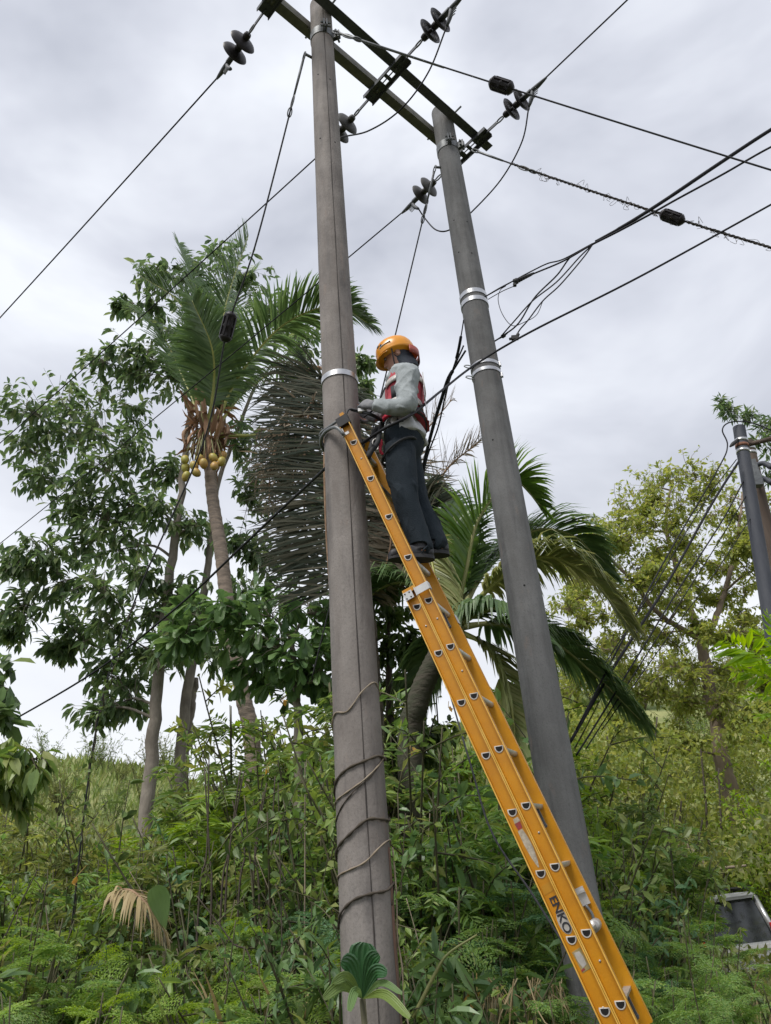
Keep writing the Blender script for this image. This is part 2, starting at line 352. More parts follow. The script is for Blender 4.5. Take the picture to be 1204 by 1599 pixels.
pole_1 = pole('brown-grey concrete pole with a vine coiled round its foot, ladder leaning on it', P1, R1, M['pole1'],
     [(zP1(598), .045, 'steel_band', M['band'], .0, 1), (zP1(60), .11, 'collar', M['steel'], .0, 1)], [cam_ang1 + .20], g1,
     [(zP1(y), cam_ang1 + a) for y, a in ((130, -.5), (138, .5), (230, -.55), (236, .6))])
pole_2 = pole('grey concrete pole on the right with cables strapped to it, behind the ladder', P2, R2, M['pole2'],
     [(zP2(232), .11, 'collar', M['steel'], .0, 1), (zP2(466), .05, 'steel_band', M['band'], .02, 2), (zP2(577), .035, 'steel_band', M['band'], .03, 2)], [], g2,
     [(zP2(y), cam_ang2 + a) for y, a in ((352, -.5), (358, .6), (402, -.55), (408, .5), (700, -.3), (930, .1))])
def clampset(parent, c, z, ang, r, m):       # bolted ears of a collar
    d = A([math.cos(ang), math.sin(ang), 0]); tn = A([-d[1], d[0], 0])
    mb = MB().box(c + d * (r + .035), .08, .012, .10, np.stack([d, tn, Z3], 1)).box(c + d * (r + .035) + tn * .028, .08, .010, .10, np.stack([d, tn, Z3], 1))
    for q in (-.03, .03): mb.tube([c + d * (r + .045) - tn * .03 + Z3 * q, c + d * (r + .045) + tn * .07 + Z3 * q], .011, 6)
    obj('clamp_ear', mb, m, parent, smooth=False)
for th, P, R_, zc in ((pole_1, P1, R1, zP1(60)), (pole_2, P2, R2, zP2(232))):
    for da in (.15, 1.2, math.pi - .3):
        clampset(th, A([P[0], P[1], zc]), zc, math.atan2(-P[1], -P[0]) + da, float(R_(zc)), M['steel'])
# small hook brackets on the lower straps of the right pole
for q in (577, 594):
    z = zP2(q); d = nrm(A([-1, -.35, 0])); p = A([P2[0], P2[1], z]) + d * float(R2(z))
    obj('hook', MB().tube(catmull([p + d * -.005 + Z3 * .012, p + d * .05 + Z3 * .016, p + d * .085, p + d * .05 - Z3 * .016, p + d * -.005 - Z3 * .012], 16), .0055, 6), M['band'], pole_2)
    d2 = nrm(A([.9, -.4, 0])); p = A([P2[0], P2[1], z]) + d2 * float(R2(z))
    obj('strap_buckle', MB().box(p + d2 * .008, .02, .03, .045, np.stack([d2, np.cross(Z3, d2), Z3], 1)), M['band'], pole_2, False)
# rust stain run down the right edge of the left pole's foot is a thin crust of its own shape
rs = MB(); rings = []
for z in np.linspace(g1 + .1, zP1(1330), 40):
    a0 = cam_ang1 + 1.30; w = .20 + .05 * math.sin(z * 9)
    rr = float(R1(z)) + .0015; aa = np.linspace(a0 - w, a0 + w + .2, 8)
    rings.append(np.stack([P1[0] + rr * np.cos(aa), P1[1] + rr * np.sin(aa), np.full(8, z)], -1))
v = np.vstack(rings); idx = (np.arange(39)[:, None] * 8 + np.arange(7)[None]).reshape(-1)
rs.arr(v, np.stack([idx, idx + 1, idx + 9, idx + 8], -1).reshape(-1), np.full(len(idx), 4))
obj('rust_stain', rs, mat('rusty_stain', (.20, .105, .075), (.15, .11, .09), .9, scale=12, stretch=(1, 1, .15)), pole_1)

# ------------------------------------------------------------------ cross-arms
ZA = 9.78
P13, P23 = A([P1[0], P1[1], 0]), A([P2[0], P2[1], 0])
arm = thing('crossarm_frame', 'two long steel cross-arms bolted across the tops of both poles', 'crossarm', P13 + Z3 * ZA)
for off, m, s0, s1 in ((-.150, M['beam_light'], -.72, 1.98), (.150, M['beam'], -.72, 2.42)):
    sg = 1 if off > 0 else -1
    c = P13 + N3 * off + Z3 * ZA
    prof = [(0, -.055), (.10 * 1, -.055), (.10, -.046), (.009, -.046), (.009, .055), (0, .055)]      # angle iron: a web on the pole, a flange outwards
    prof = [(p[0] * sg - sg * .035, p[1]) for p in prof]
    obj('arm_beam', MB().prism(prof, c + U3 * s0, c + U3 * s1, N3, Z3), m, arm, False)
SB = {'far': -.50, 'mid': .90, 'end': 2.22}
for s in SB.values():
    c = P13 + U3 * s + Z3 * (ZA - .062)
    mb = MB()
    w = .125
    # channel: bottom plate in strips so that its slots are open, plus two lips
    for a, bb in ((-.5, -.30), (.30, .5)): mb.box(c + U3 * ((a + bb) / 2 * w), w * (bb - a), .62, .008, np.stack([U3, N3, Z3], 1))
    for t0, t1 in ((-.31, -.20), (-.12, -.06), (.0, .04), (.10, .14), (.20, .31)):
        mb.box(c + N3 * ((t0 + t1) / 2), w * .6, t1 - t0, .0078, np.stack([U3, N3, Z3], 1))
    mb.box(c - Z3 * .0 , .012, .62, .0082, np.stack([U3, N3, Z3], 1))
    for q in (-.5, .5): mb.box(c + U3 * (q * w + .004 * np.sign(q)) - Z3 * .02, .008, .62, .052, np.stack([U3, N3, Z3], 1))
    pl = obj('cross_plate', mb, M['beam'], arm, False)
    for q in (-.15, .15): obj('bolt', MB().tube([c + N3 * q - Z3 * .035, c + N3 * q + Z3 * .06], .011, 6), M['steel'], arm)
for P in (P13, P23):                                    # through bolts and braces at each pole
    obj('through_bolt', MB().tube([P - N3 * .26 + Z3 * (ZA + .02), P + N3 * .28 + Z3 * (ZA + .02)], .011, 8), M['steel'], arm)
    obj('pole_seat', MB().box(P - N3 * .128 + Z3 * (ZA - .01), .14, .02, .13, np.stack([U3, N3, Z3], 1)), M['beam_light'], arm, False)

# ------------------------------------------------------------------ insulator strings and conductors
def insulator(label, S, d, m, droop=0.):
    """string of two discs from a bracket end S along d; returns the clamp end"""
    d = nrm(np.asarray(d, float)); th = thing('insulator_string', label, 'insulator', S, 'strain insulator strings on the cross-arms')
    sd = nrm(np.cross(d, Z3)); up = np.cross(sd, d)
    # clevis strap and shackle link
    obj('strap_link', MB().box(S + d * .05, .20, .012, .045, np.stack([d, sd, up], 1)), M['beam'], th, False)
    a = np.linspace(0, 2 * np.pi, 17)
    lk = S + d * .195 + (np.cos(a) * .055)[:, None] * d + (np.sin(a) * .026)[:, None] * up
    obj('shackle', MB().tube(lk, .009, 6), M['steel'], th)
    prof = [(.0, .0), (.030, .0), (.036, .012), (.040, .05), (.034, .062), (.050, .070), (.088, .078), (.130, .095), (.142, .110), (.136, .116), (.108, .103), (.102, .112), (.092, .100), (.082, .110), (.070, .097), (.058, .107), (.042, .095), (.020, .100), (.016, .135), (.0, .135)]
    for q in range(2):
        auto_smooth(obj('disc', MB().lathe(prof, S + d * (.255 + .146 * q), d, 28), m, th), 50)
    e0 = S + d * .555
    mb = MB().box(e0 + d * .02, .14, .05, .035, np.stack([d, sd, up], 1))
    cp = catmull([e0 + d * .06, e0 + d * .17 - up * .01, e0 + d * .30 - up * .005], 8)
    mb.tube(cp, [.02, .026, .028, .028, .026, .022, .018, .012], 8)
    # the dead-end body with its row of U-bolts bending down
    body = catmull([e0 + d * .10 - up * .02, e0 + d * .08 - up * .10, e0 + d * .02 - up * .20], 7)
    mb.tube(body, [.02, .024, .024, .024, .023, .02, .014], 8)
    obj('deadend_clamp', mb, M['beam'], th)
    for q in range(4):
        p = body[1 + q] + d * .02
        obj('u_bolt', MB().tube([p - d * .04, p + d * .045 - up * .005, p + d * .055 - up * .012], .006, 6), M['steel'], th)
    return e0 + d * .28, body[-1]
tilt = lambda d, a: nrm(d - Z3 * math.tan(a))
S = lambda key, sg: P13 + U3 * SB[key] + N3 * (sg * .30) + Z3 * (ZA - .07)
LN = 'insulator string of two dark discs '
A_end, A_tap = insulator(LN + 'hanging down left from the left pole top', S('far', -1), tilt(-N3, .02), M['porcelain'])
B_end, B_tap = insulator(LN + 'pointing up right from the middle of the cross-arms', S('mid', 1), tilt(N3, .02), M['porcelain'])
C_end, C_tap = insulator(LN + 'half hidden behind the left pole, below the cross-arms', S('mid', -1), tilt(-N3, .02), M['porcelain_old'])
D_end, D_tap = insulator(LN + 'pointing up right beyond the right pole top', S('end', 1), tilt(N3, .02), M['porcelain'])
E_end, E_tap = insulator(LN + 'hanging left of the top of the right pole', S('end', -1), tilt(-N3, .02), M['porcelain_old'])

def sag(a, b, s, n=40):
    t = np.linspace(0, 1, n)[:, None]; P = a + (b - a) * t; P[:, 2] -= (4 * s * t * (1 - t))[:, 0]; return P
def cable(name, label, P, r, m, cat='cable', group=None, k=8):
    return tag(obj(name, MB().tube(P, r, k), m, origin=P[0]), label, cat, group)
def ext(a, b, f): return a + (b - a) * f
def wire_to(name, label, S0, px, py, z, r, m, s=.05, f=1.6, cat='power line', group=None):
    e_ = PZ(px, py, z); return cable(name, label, sag(S0, ext(S0, e_, f), s, 60), r, m, cat, group)
G = 'power conductors'
wire_to('power_line', 'power line running down left from the topmost insulator to the left edge', A_end, 0, 495, 9.55, .0085, M['cable'], .03, 1.5, group=G)
wire_to('power_line', 'power line passing behind the left pole and the green coconut palm', C_end, 0, 690, 9.45, .0085, M['cable'], .05, 1.4, group=G)
wire_to('power_line', 'lowest left power line, coming from the insulator left of the right pole', E_end, 0, 846, 9.35, .0085, M['cable'], .08, 1.3, group=G)
wire_to('power_line', 'power line leaving the top edge right of the frame centre', D_end, 980, 0, 9.75, .0085, M['cable'], .0, 2.5, group=G)
cable('power_line', 'short end of power line at the top insulator, cut by the frame', sag(B_end, B_end + N3 * 6, .03), .0085, M['cable'], 'power line', G)
GJ = 'jumper cables under the cross-arms'
Yb, Yc = B_tap[1], C_tap[1]
cable('jumper_cable', 'jumper cable looping under the cross-arms to behind the left pole', catmull([B_tap, W(668, 115, Yb + .25), W(625, 172, Yb + .5), W(575, 205, Yb + .8), W(530, 216, Yc - .1), C_tap], 50), .0085, M['cable'], 'cable', GJ)
Yd, Ye = D_tap[1], E_tap[1]
cable('jumper_cable', 'jumper cable looping behind the right pole below its insulators', catmull([D_tap, W(815, 222, Yd + .2), W(783, 280, Yd + .55), W(738, 330, P2[1] + .35), W(705, 358, P2[1] + .45), W(682, 360, P2[1] + .5), W(664, 342, Ye + .05), E_tap], 60), .0085, M['cable'], 'cable', GJ)

# ------------------------------------------------------------------ guy wires
def guy_insulator(th, c, d, ln, r, m):
    d = nrm(d); prof = [(0, -ln / 2), (r * .45, -ln / 2), (r * .8, -ln * .42), (r, -ln * .36), (r * .80, -ln * .30), (r * .80, -ln * .06), (r, 0), (r * .80, ln * .06), (r * .80, ln * .30), (r, ln * .36), (r * .8, ln * .42), (r * .45, ln / 2), (0, ln / 2)]
    obj('guy_insulator', MB().lathe(prof, c, d, 16), m, th)
    sd = nrm(np.cross(d, Z3)); up = np.cross(sd, d)
    for q in range(8):
        a = q * math.pi / 4; o = sd * math.cos(a) + up * math.sin(a)
        obj('rib', MB().box(c + o * r * .86, ln * .62, r * .30, r * .30, np.stack([d, o, np.cross(d, o)], 1)), m, th, False)
def ring(th, c, d, up, a_, b_, r=.006):
    a = np.linspace(0, 2 * np.pi, 15); obj('eye', MB().tube(c + (np.cos(a) * a_)[:, None] * d + (np.sin(a) * b_)[:, None] * up, r, 6), M['steel'], th)
def guy(label, pts, s, r, ins=None, ins_r=.05, ins_l=.22, grip=.5, eye_at=None, group='guy wires', link=None):
    P0 = pts[0]; th = thing('guy_wire', label, 'guy wire', P0, group)
    P = catmull(pts, 80) if len(pts) > 2 else sag(pts[0], pts[1], s, 80)
    obj('strand', MB().tube(P, r, 6), M['wire'], th)
    d = nrm(P[1] - P[0]); up = nrm(np.cross(np.cross(d, Z3), d))
    obj('preformed_grip', MB().tube([P0 + d * .02, P0 + d * .2, P0 + d * grip], [.013, .013, .010], 8), M['steel'], th)
    ring(th, P0 - d * .02, d, up, .05, .022, .007)
    if link is not None: obj('pole_link', MB().tube([link, P0 - d * .05], .014, 8), M['steel'], th)
    if eye_at is not None:
        ring(th, P0 + d * eye_at, d, up, .07, .026, .006); ring(th, P0 + d * (eye_at + .11), d, np.cross(d, up), .05, .02, .006)
    if ins is not None:
        c = P[np.argmin([np.linalg.norm(A(pix(q)) - A(ins)) for q in P])]
        guy_insulator(th, c, d, ins_l, ins_r, M['porcelain'])
    return th, P
zc1, zc2 = zP1(60), zP2(232)
s1 = W(528, 52, P1[1] - .12)
guy('stay wire from the left pole top to the right edge with a ribbed dark insulator', [s1, ext(s1, W(1204, 265, 4.15), 1.15)], .02, .0085, (780, 132), .062, .24, 1.2, .12)
s2 = W(745, 237, P2[1] - .13)
th_h, Ph = guy('stay wire off the right pole top overgrown with dry vine, with a dark insulator', [s2, ext(s2, W(1204, 385, 5.1), 1.15)], .05, .0085, (1048, 333), .060, .25, .35, .62)
s3 = W(474, 92, P1[1] - .05)
guy('stay wire slanting down left from the left pole through the coconut palm', [s3, W(402, 372, 5.0), W(355, 515, 5.5), W(318, 690, 6.1), W(210, 940, 6.8), W(150, 1140, 7.2), W(101, 1545, 7.6)], 0, .0085, (355, 512), .065, .30, .42, .45, link=A([P1[0], P1[1], s3[2] + .05]) - A([.10, .02, 0]))
s4 = W(678, 268, P2[1] - .02)
guy('stay wire slanting down left from the right pole behind the lineman', [s4, ext(s4, W(597, 604, 6.6), 2.3)], .03, .0085, None, grip=.35, eye_at=.45, link=A([P2[0], P2[1], s4[2] + .05]) - A([.10, .02, 0]))
# the dry climber wound round the overgrown stay wire
def fuzz(name, label, P, n, amp, r, m, cat, i0=.15, i1=1.0, hair=60):
    t = np.linspace(i0, i1, n) * (len(P) - 1); i = np.minimum(t.astype(int), len(P) - 2); Q = P[i] + (P[i + 1] - P[i]) * (t - i)[:, None]
    d = nrm(P[-1] - P[0]); sd = nrm(np.cross(d, Z3)); up = np.cross(sd, d)
    mb = MB()
    for k in range(3):
        ph = np.linspace(0, n * .55, n) + k * 2.1; rr = .008 + .006 * rng.random(n)
        mb.tube(Q + (np.cos(ph) * rr)[:, None] * sd + (np.sin(ph) * rr)[:, None] * up, r, 4)
    for k in range(hair):
        p = Q[rng.integers(2, n - 2)]; l_ = amp * (.4 + rng.random())
        a = rng.normal(size=3) * l_ * .6 + d * l_ * rng.uniform(-1, 1); a[2] -= l_ * .5
        b_ = p + a; c_ = p + a * .6 + d * l_ * rng.uniform(-1, 1) - Z3 * l_ * .5
        mb.tube(catmull([p, b_, c_, p + d * l_ * rng.uniform(-1.2, 1.2)] if rng.random() < .5 else [p, b_, c_], 9), .0022, 3, False)
    return tag(obj(name, mb, m, origin=P[0]), label, cat)
fuzz('dry_vine', 'tangled dry vine wound round the stay wire right of the right pole', Ph, 260, .06, .0035, M['twig'], 'vine', .12, .97, 90)

# ------------------------------------------------------------------ telecom cables
GC = 'telecom cables strapped to the right pole'
def run(name, label, pts, r, m=None, n=70, group=GC, cat='cable'): return cable(name, label, catmull(pts, n), r, m or M['cable'], cat, group)
run('telecom_cable', 'thick black cable bundle coming in from the upper right edge', [W(1290, 152, 4.75), W(1204, 203, 4.85), W(1120, 258, 4.95), W(1040, 312, 5.05), W(980, 350, 5.12), W(930, 378, 5.2)], [.018] * 40 + [.017] * 20 + [.014] * 10)
run('telecom_cable', 'thinner black cable twisting round the thick bundle on the right', [W(1290, 190, 4.7), W(1204, 230, 4.8), W(1130, 272, 4.9), W(1060, 310, 5.02), W(1010, 338, 5.04), W(965, 362, 5.12), W(925, 382, 5.16)], .010)
run('telecom_cable', 'single black cable crossing in front of the right pole down to the lineman', [W(1290, 272, 4.9), W(1204, 320, 5.0), W(1000, 432, 5.1), W(830, 518, 5.15), W(745, 568, 5.2), W(690, 610, 4.7), W(645, 646, 4.04), W(600, 670, 4.0), W(563, 694, 4.20)], .0095, group='telecom cable crossing the frame')
run('telecom_cable', 'black cable running down left from the left pole through the trees', [W(510, 730, 4.33), W(440, 795, 5.2), W(380, 852, 5.8), W(275, 950, 7.0), W(150, 1048, 8.0), W(17, 1127, 9.2), W(-60, 1170, 10)], .0105, group='telecom cable crossing the frame')
# strands of the bundle fanning out to the pole
fan = [('upper strand of the fan of cables tied to the right pole strap', [W(925, 381, 5.2), W(880, 405, 5.3), W(855, 412, 5.35), W(830, 424, 5.4), W(800, 440, 5.42), W(757, 464, 5.46)], .0065),
       ('strand of the cable fan ending in the black dead-end clamp', [W(925, 382, 5.2), W(880, 408, 5.3), W(833, 428, 5.4)], .008),
       ('inner strand of the cable fan going behind the right pole', [W(925, 383, 5.2), W(893, 400, 5.28), W(870, 430, 5.35), W(835, 465, 5.42), W(810, 505, 5.5), W(785, 525, 5.58), W(768, 536, 5.68)], .0075),
       ('middle strand of the cable fan meeting its neighbour near the pole', [W(925, 383, 5.2), W(905, 402, 5.27), W(870, 440, 5.34), W(832, 470, 5.4), W(803, 502, 5.46), W(783, 525, 5.56)], .0065),
       ('outer strand of the cable fan ending in the small black plug', [W(925, 383, 5.2), W(910, 404, 5.26), W(875, 445, 5.3), W(848, 470, 5.33), W(825, 500, 5.3), W(812, 515, 5.25), W(806, 526, 5.2)], .0065)]
for lb, pts, r in fan: run('fan_cable', lb, pts, r, None, 40, 'cable fan at the right pole')
run('loop_cable', 'thin slack cable loop hanging beside the right pole', [W(848, 470, 5.33), W(838, 492, 5.3), W(820, 503, 5.25), W(800, 509, 5.3), W(785, 492, 5.35), W(778, 470, 5.4), W(781, 454, 5.44), W(790, 447, 5.45)], .0035, None, 50)
for lb, pts in (('upper tie wire between the strap and the dead-end clamp', [W(760, 462, 5.46), W(780, 450, 5.44), W(803, 438, 5.42)]), ('lower tie wire between the strap and the dead-end clamp', [W(762, 468, 5.46), W(785, 455, 5.44), W(806, 446, 5.42)])):
    run('tie_wire', lb, pts, .004, None, 12)
th = thing('cable_clamp', 'black finned dead-end clamp holding the cable fan near the right pole', 'clamp', W(802, 440, 5.42))
a_, b_ = W(803, 441, 5.42), W(834, 427, 5.4)
obj('clamp_body', MB().tube([a_, ext(a_, b_, .15), ext(a_, b_, .16), ext(a_, b_, .8), b_], [.030, .030, .022, .016, .010], 10), M['black'], th)
for q in range(5): obj('fin', MB().tube([ext(a_, b_, .22 + q * .11), ext(a_, b_, .26 + q * .11)], .025 - q * .002, 10), M['black'], th)
obj('stud', MB().box(a_ - Z3 * .035, .03, .03, .03), M['black'], th, False)
th = thing('cable_plug', 'small black plug at the end of the outer fan cable', 'plug', W(805, 527, 5.2))
c = W(804, 528, 5.2); obj('plug_body', MB().box(c, .06, .03, .04).tube([c, c + A([-.05, 0, -.01])], .013, 8), M['black'], th, False)
obj('collar', MB().tube([c + A([.02, 0, .01]), c + A([.035, 0, .04])], .016, 8), M['black'], th)
run('splice_cover', 'short black splice on the inner fan cable close to the pole', [W(792, 521, 5.57), W(786, 525, 5.575), W(780, 529, 5.6)], [.008] * 3 + [.02] * 4 + [.008] * 3, M['black'], 10)
# down-drop on the left of the right pole
run('drop_cable', 'thick black cable dropping from the right pole down left behind the lineman', [W(727, 548, 5.75), W(712, 572, 5.9), W(700, 592, 6.0), W(690, 622, 6.2), W(676, 668, 6.5), W(662, 725, 6.9), W(650, 790, 7.3), W(640, 850, 7.6)], [.010] * 14 + [.019] * 56, None)
run('drop_cable', 'thin twisted cable beside the thick drop cable behind the lineman', [W(724, 540, 5.8), W(705, 585, 5.95), W(694, 625, 6.1), W(684, 668, 6.4), W(668, 712, 6.75), W(658, 760, 7.1), W(650, 800, 7.3)], .008, None)
run('drop_cable', 'thin cable with a turnbuckle hanging left of the right pole', [W(724, 500, 5.55), W(720, 525, 5.6), W(714, 555, 5.75), W(704, 585, 5.95), W(696, 602, 6.05)], [.006] * 18 + [.014] * 20 + [.006] * 32, None)
run('loose_wire', 'thin grey wire sagging behind the ladder into the bushes', [W(690, 1040, 6.2), W(735, 1195, 5.4), W(768, 1300, 5.1), W(830, 1395, 4.9), W(890, 1490, 4.7), W(960, 1600, 4.6)], .0065, M['wire'], 60, None)

# ------------------------------------------------------------------ extension ladder
D = nrm(A([.312, -.010, -.950]))                      # down along the rails
yaw = math.radians(21); rr_ = A([math.sin(yaw), math.cos(yaw), 0]); Rg = nrm(rr_ - D * (rr_ @ D))   # along the rungs, away from the camera
NU = nrm(np.cross(D, Rg))                              # out of the ladder plane
if NU[0] < 0: NU = -NU                                 # towards upper right
H0 = W(553, 692, 4.10)                                 # topmost rung end of the upper section
SP = .300; LEN = .37; RW = .074; OFF = .077
lad = thing('extension_ladder', 'yellow fibreglass extension ladder leaning on the left pole', 'ladder', H0 + D * 4.6)
FR = np.stack([D, NU, Rg], 1)
def rail(o_, t0, t1, side, far):
    """C-channel, flanges outwards; o_ rung axis at i=0, t along the rail"""
    sg = -1 if not far else 1
    w = RW / 2; fl = .0345 * sg; tk = .005
    pr = [(-w, 0), (w, 0), (w, fl), (w - tk, fl), (w - tk, tk * sg), (-w + tk, tk * sg), (-w + tk, fl), (-w, fl)]
    return MB().prism(pr, o_ + D * t0, o_ + D * t1, NU, Rg)
HB = H0 + D * (SP * 4) - NU * OFF                      # first rung of the lower section
T_fly = (-.20, SP * 11 + .16); T_base = (-.115, SP * 11 + .22)
for nm, o_, (t0, t1) in (('fly', H0, T_fly), ('base', HB, T_base)):
    for far in (False, True):
        ro = o_ + Rg * (LEN if far else 0)
        rl = obj('rail', rail(ro, t0, t1, nm, far), M['frp'], lad, False)
        sg = 1 if far else -1
        for q in (-1, 1):                     # thin strips in a paler yellow along the flange edges
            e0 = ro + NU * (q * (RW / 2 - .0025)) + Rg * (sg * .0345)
            obj('pale_edge', MB().prism([(-.0029, 0), (.0029, 0), (.0029, .0012 * sg), (-.0029, .0012 * sg)], e0 + D * t0, e0 + D * t1, NU, Rg), M['frp_edge'], rl, False)
a = np.linspace(0, np.pi, 13)
rd = .0175
dprof = np.vstack([np.stack([-rd * np.cos(a), -rd * np.sin(a) * 1.15 + .006], -1)[:], [[rd, .0115]], [[-rd, .0115]]])    # flat top, round belly
HX = nrm(np.cross(Rg, Z3)); HX = HX if HX[0] > 0 else -HX; UPR = np.cross(HX, Rg); UPR = UPR if UPR[2] > 0 else -UPR
TIL = math.radians(12); HXr = HX * math.cos(TIL) - UPR * math.sin(TIL) * 0; 
def drung(c0, l0, l1, s):
    ring_ = dprof * s; return MB().prism(ring_, c0 + Rg * l0, c0 + Rg * l1, HX, UPR)
for o_, n in ((H0, 12), (HB, 12)):
    for i in range(n):
        c0 = o_ + D * (SP * i)
        if o_ is HB and n > 0 and i > 11: continue
        rg = obj('rung', drung(c0, -.003, LEN + .003, 1.0), M['alu'], lad)
        auto_smooth(rg, 35)
        # swaged collar and the dark open end of the tube at the near rail
        k = len(dprof); o1 = dprof * 1.38; i1 = dprof * 1.02
        v = np.vstack([(o1[:, :1] * HX + o1[:, 1:] * UPR) + c0 - Rg * .0080, (i1[:, :1] * HX + i1[:, 1:] * UPR) + c0 - Rg * .0086,
                       (o1[:, :1] * HX + o1[:, 1:] * UPR) + c0 + Rg * .003])
        j = np.arange(k); j2 = (j + 1) % k
        cm = MB().arr(v, np.concatenate([np.stack([j, j2, j2 + k, j + k], -1).reshape(-1), np.stack([j + 2 * k, j2 + 2 * k, j2, j], -1).reshape(-1)]), np.full(2 * k, 4))
        obj('collar', cm, M['collar'], rg, smooth=False)
        ring_ = i1[:, :1] * HX + i1[:, 1:] * UPR
        obj('open_end', MB().loft([ring_ + c0 - Rg * .0080, ring_ + c0 - Rg * .0058]), M['dark'], rg, False)
# rivets along the near rails
for o_, tt in ((H0, (.45 * SP, 4.4 * SP, 5.5 * SP, 8.45 * SP, 10.4 * SP)), (HB, (.42 * SP, 6.95 * SP, 7.35 * SP))):
    for t_ in tt: obj('rivet', MB().lathe([(0.006, 0), (.006, .002), (.003, .0035), (0, .004)], o_ + D * t_ - Rg * .0048, -Rg, 8), M['alu'], lad)
# guide bracket where the two sections overlap: plates wrapped round both near rails
cB = HB - D * .075
mb = MB().box(cB - Rg * .037 - NU * .012, .050, .055, .004, FR).box(cB - Rg * .037 + NU * (OFF), .046, RW + .012, .004, FR)
mb.box(cB - Rg * .019 + NU * (OFF + RW / 2 + .006), .046, .004, .040, FR).box(cB - Rg * .019 + NU * .035, .052, .006, .042, FR)
gb = obj('guide_bracket', mb, M['aluplate'], lad, False)
for q in ((-.015, -.028), (-.015, .0), (.015, -.028), (.015, .0)): obj('bracket_rivet', MB().lathe([(.0045, 0), (.0045, .002), (0, .004)], cB + D * q[0] + NU * q[1] - Rg * .039, -Rg, 8), M['dark'], gb)
obj('rail_cap', MB().box(HB - D * .107 - Rg * .014, .028, RW + .004, .030, FR), M['frp'], lad, False)
cF = H0 + Rg * LEN + D * (SP * 4.15)
obj('guide_bracket', MB().box(cF + Rg * .016 + NU * (RW / 2 + .004), .06, .004, .036, FR).box(cF + Rg * .031 + NU * .01, .06, .07, .004, FR), M['aluplate'], lad, False)
# rung lock hooks: grey levers under some rungs
for i in (4, 8, 11):
    c0 = H0 + D * (SP * i) + Rg * (LEN * .72)
    obj('lock_lever', MB().box(c0 + D * .055 - NU * .004, .11, .020, .012, FR).tube([c0 + D * .10 - Rg * .012 - NU * .004, c0 + D * .10 + Rg * .014 - NU * .004], .012, 8), M['beam'], lad, False)
c0 = H0 + D * (SP * 9.55) + Rg * (LEN - .008) - NU * .005
lk = obj('rung_lock', MB().box(c0, .085, .052, .012, FR).box(c0 - D * .02 - Rg * .012, .012, .055, .014, FR), M['aluplate'], lad, False)
obj('hook', MB().tube(catmull([c0 + D * .04 - Rg * .01, c0 + D * .09 - Rg * .012 + NU * .01, c0 + D * .13 - Rg * .016], 8), .008, 6), M['steel'], lk)
obj('lock_sleeve', MB().tube([H0 + D * (SP * 10) + Rg * (LEN * .60), H0 + D * (SP * 10) + Rg * (LEN * .95)], .029, 14), M['alu'], lad)
# top end: black rail shoe, V-strap hugging the pole
cT = H0 - D * .175
obj('rail_shoe', MB().box(cT - Rg * .02, .070, RW + .010, .034, FR), M['black'], lad, False)
obj('rail_tip', MB().box(cT - D * .05 - Rg * .012 + NU * .01, .035, .03, .02, FR), M['frp'], lad, False)
cT2 = cT + Rg * LEN
obj('rail_shoe', MB().box(cT2 + Rg * .02, .070, RW + .010, .034, FR), M['black'], lad, False)
zS = cT[2] + .01
aa = np.linspace(cam_ang1 - .75, cam_ang1 - 4.4, 18); rS = float(R1(zS)) + .022
loop = np.stack([P1[0] + rS * np.cos(aa), P1[1] + rS * np.sin(aa), zS + .02 + .04 * np.sin((aa - aa[0]) * .7)], -1)
strap = np.vstack([[cT + D * .115 - NU * .03 - Rg * .043], [cT + D * .05 - NU * .045 - Rg * .045], [cT + D * 0 - NU * .075 - Rg * .02], loop, [cT2 - NU * .03]])
obj('pole_strap', MB().tube(catmull(strap, 60), .012, 8), M['steel'], lad)
obj('strap_buckle', MB().box(cT + D * .09 - NU * .033 - Rg * .038, .06, .022, .012, FR).box(cT + D * .105 - NU * .012 - Rg * .033, .02, .035, .010, FR), M['alu'], lad, False)
up_loop = loop + A([0, 0, .04]); obj('pole_strap', MB().tube(catmull(np.vstack([[cT - D * .02 - NU * .02 - Rg * .03], up_loop[2:]]), 50), .009, 8), M['steel'], lad)
# lashing line from the shoe to the right
obj('lashing', MB().tube(catmull([cT - D * .02 + NU * .03 - Rg * .03, W(545, 640, 4.10), W(556, 641, 4.14), W(572, 643, 4.2)], 14), .006, 6), M['black'], lad)
# stickers and lettering on the lower section's near rail (flat print on the web)
def web(t, w, lift=.0012): return HB + D * t + NU * w - Rg * (lift + .005)
def patch(name, pts, m, lift=.0012):
    v = [web(t, w, lift) for t, w in pts] + [web(t, w, .0002) for t, w in pts]; n = len(pts)
    f = [tuple(range(n)), tuple(range(2 * n - 1, n - 1, -1))] + [(q, q + n, (q + 1) % n + n, (q + 1) % n) for q in range(n)]
    return obj(name, MB().add(v, f), m, lad, False)
t4 = SP * 4
patch('warning_sticker', [(t4 + .030, -.012), (t4 + .028, .014), (t4 + .050, .018), (t4 + .052, -.014)], M['sticker'])
patch('red_label', [(t4 + .053, -.016), (t4 + .051, .016), (t4 + .082, .014), (t4 + .085, -.012)], M['sticker_red'])
patch('torn_sticker', [(t4 + .088, -.016), (t4 + .086, .010), (t4 + .13, .018), (t4 + .18, .021), (t4 + .235, .015), (t4 + .272, .006), (t4 + .270, .0), (t4 + .22, -.010), (t4 + .16, -.016)], M['sticker'])
t5 = SP * 5
patch('old_sticker_mark', [(t5 + .05, -.028), (t5 + .045, .026), (t5 + .085, .026), (t5 + .09, -.028)], mat('sticker_ghost', (.42, .20, .012), (.5, .24, .012), .5))
t6 = SP * 6
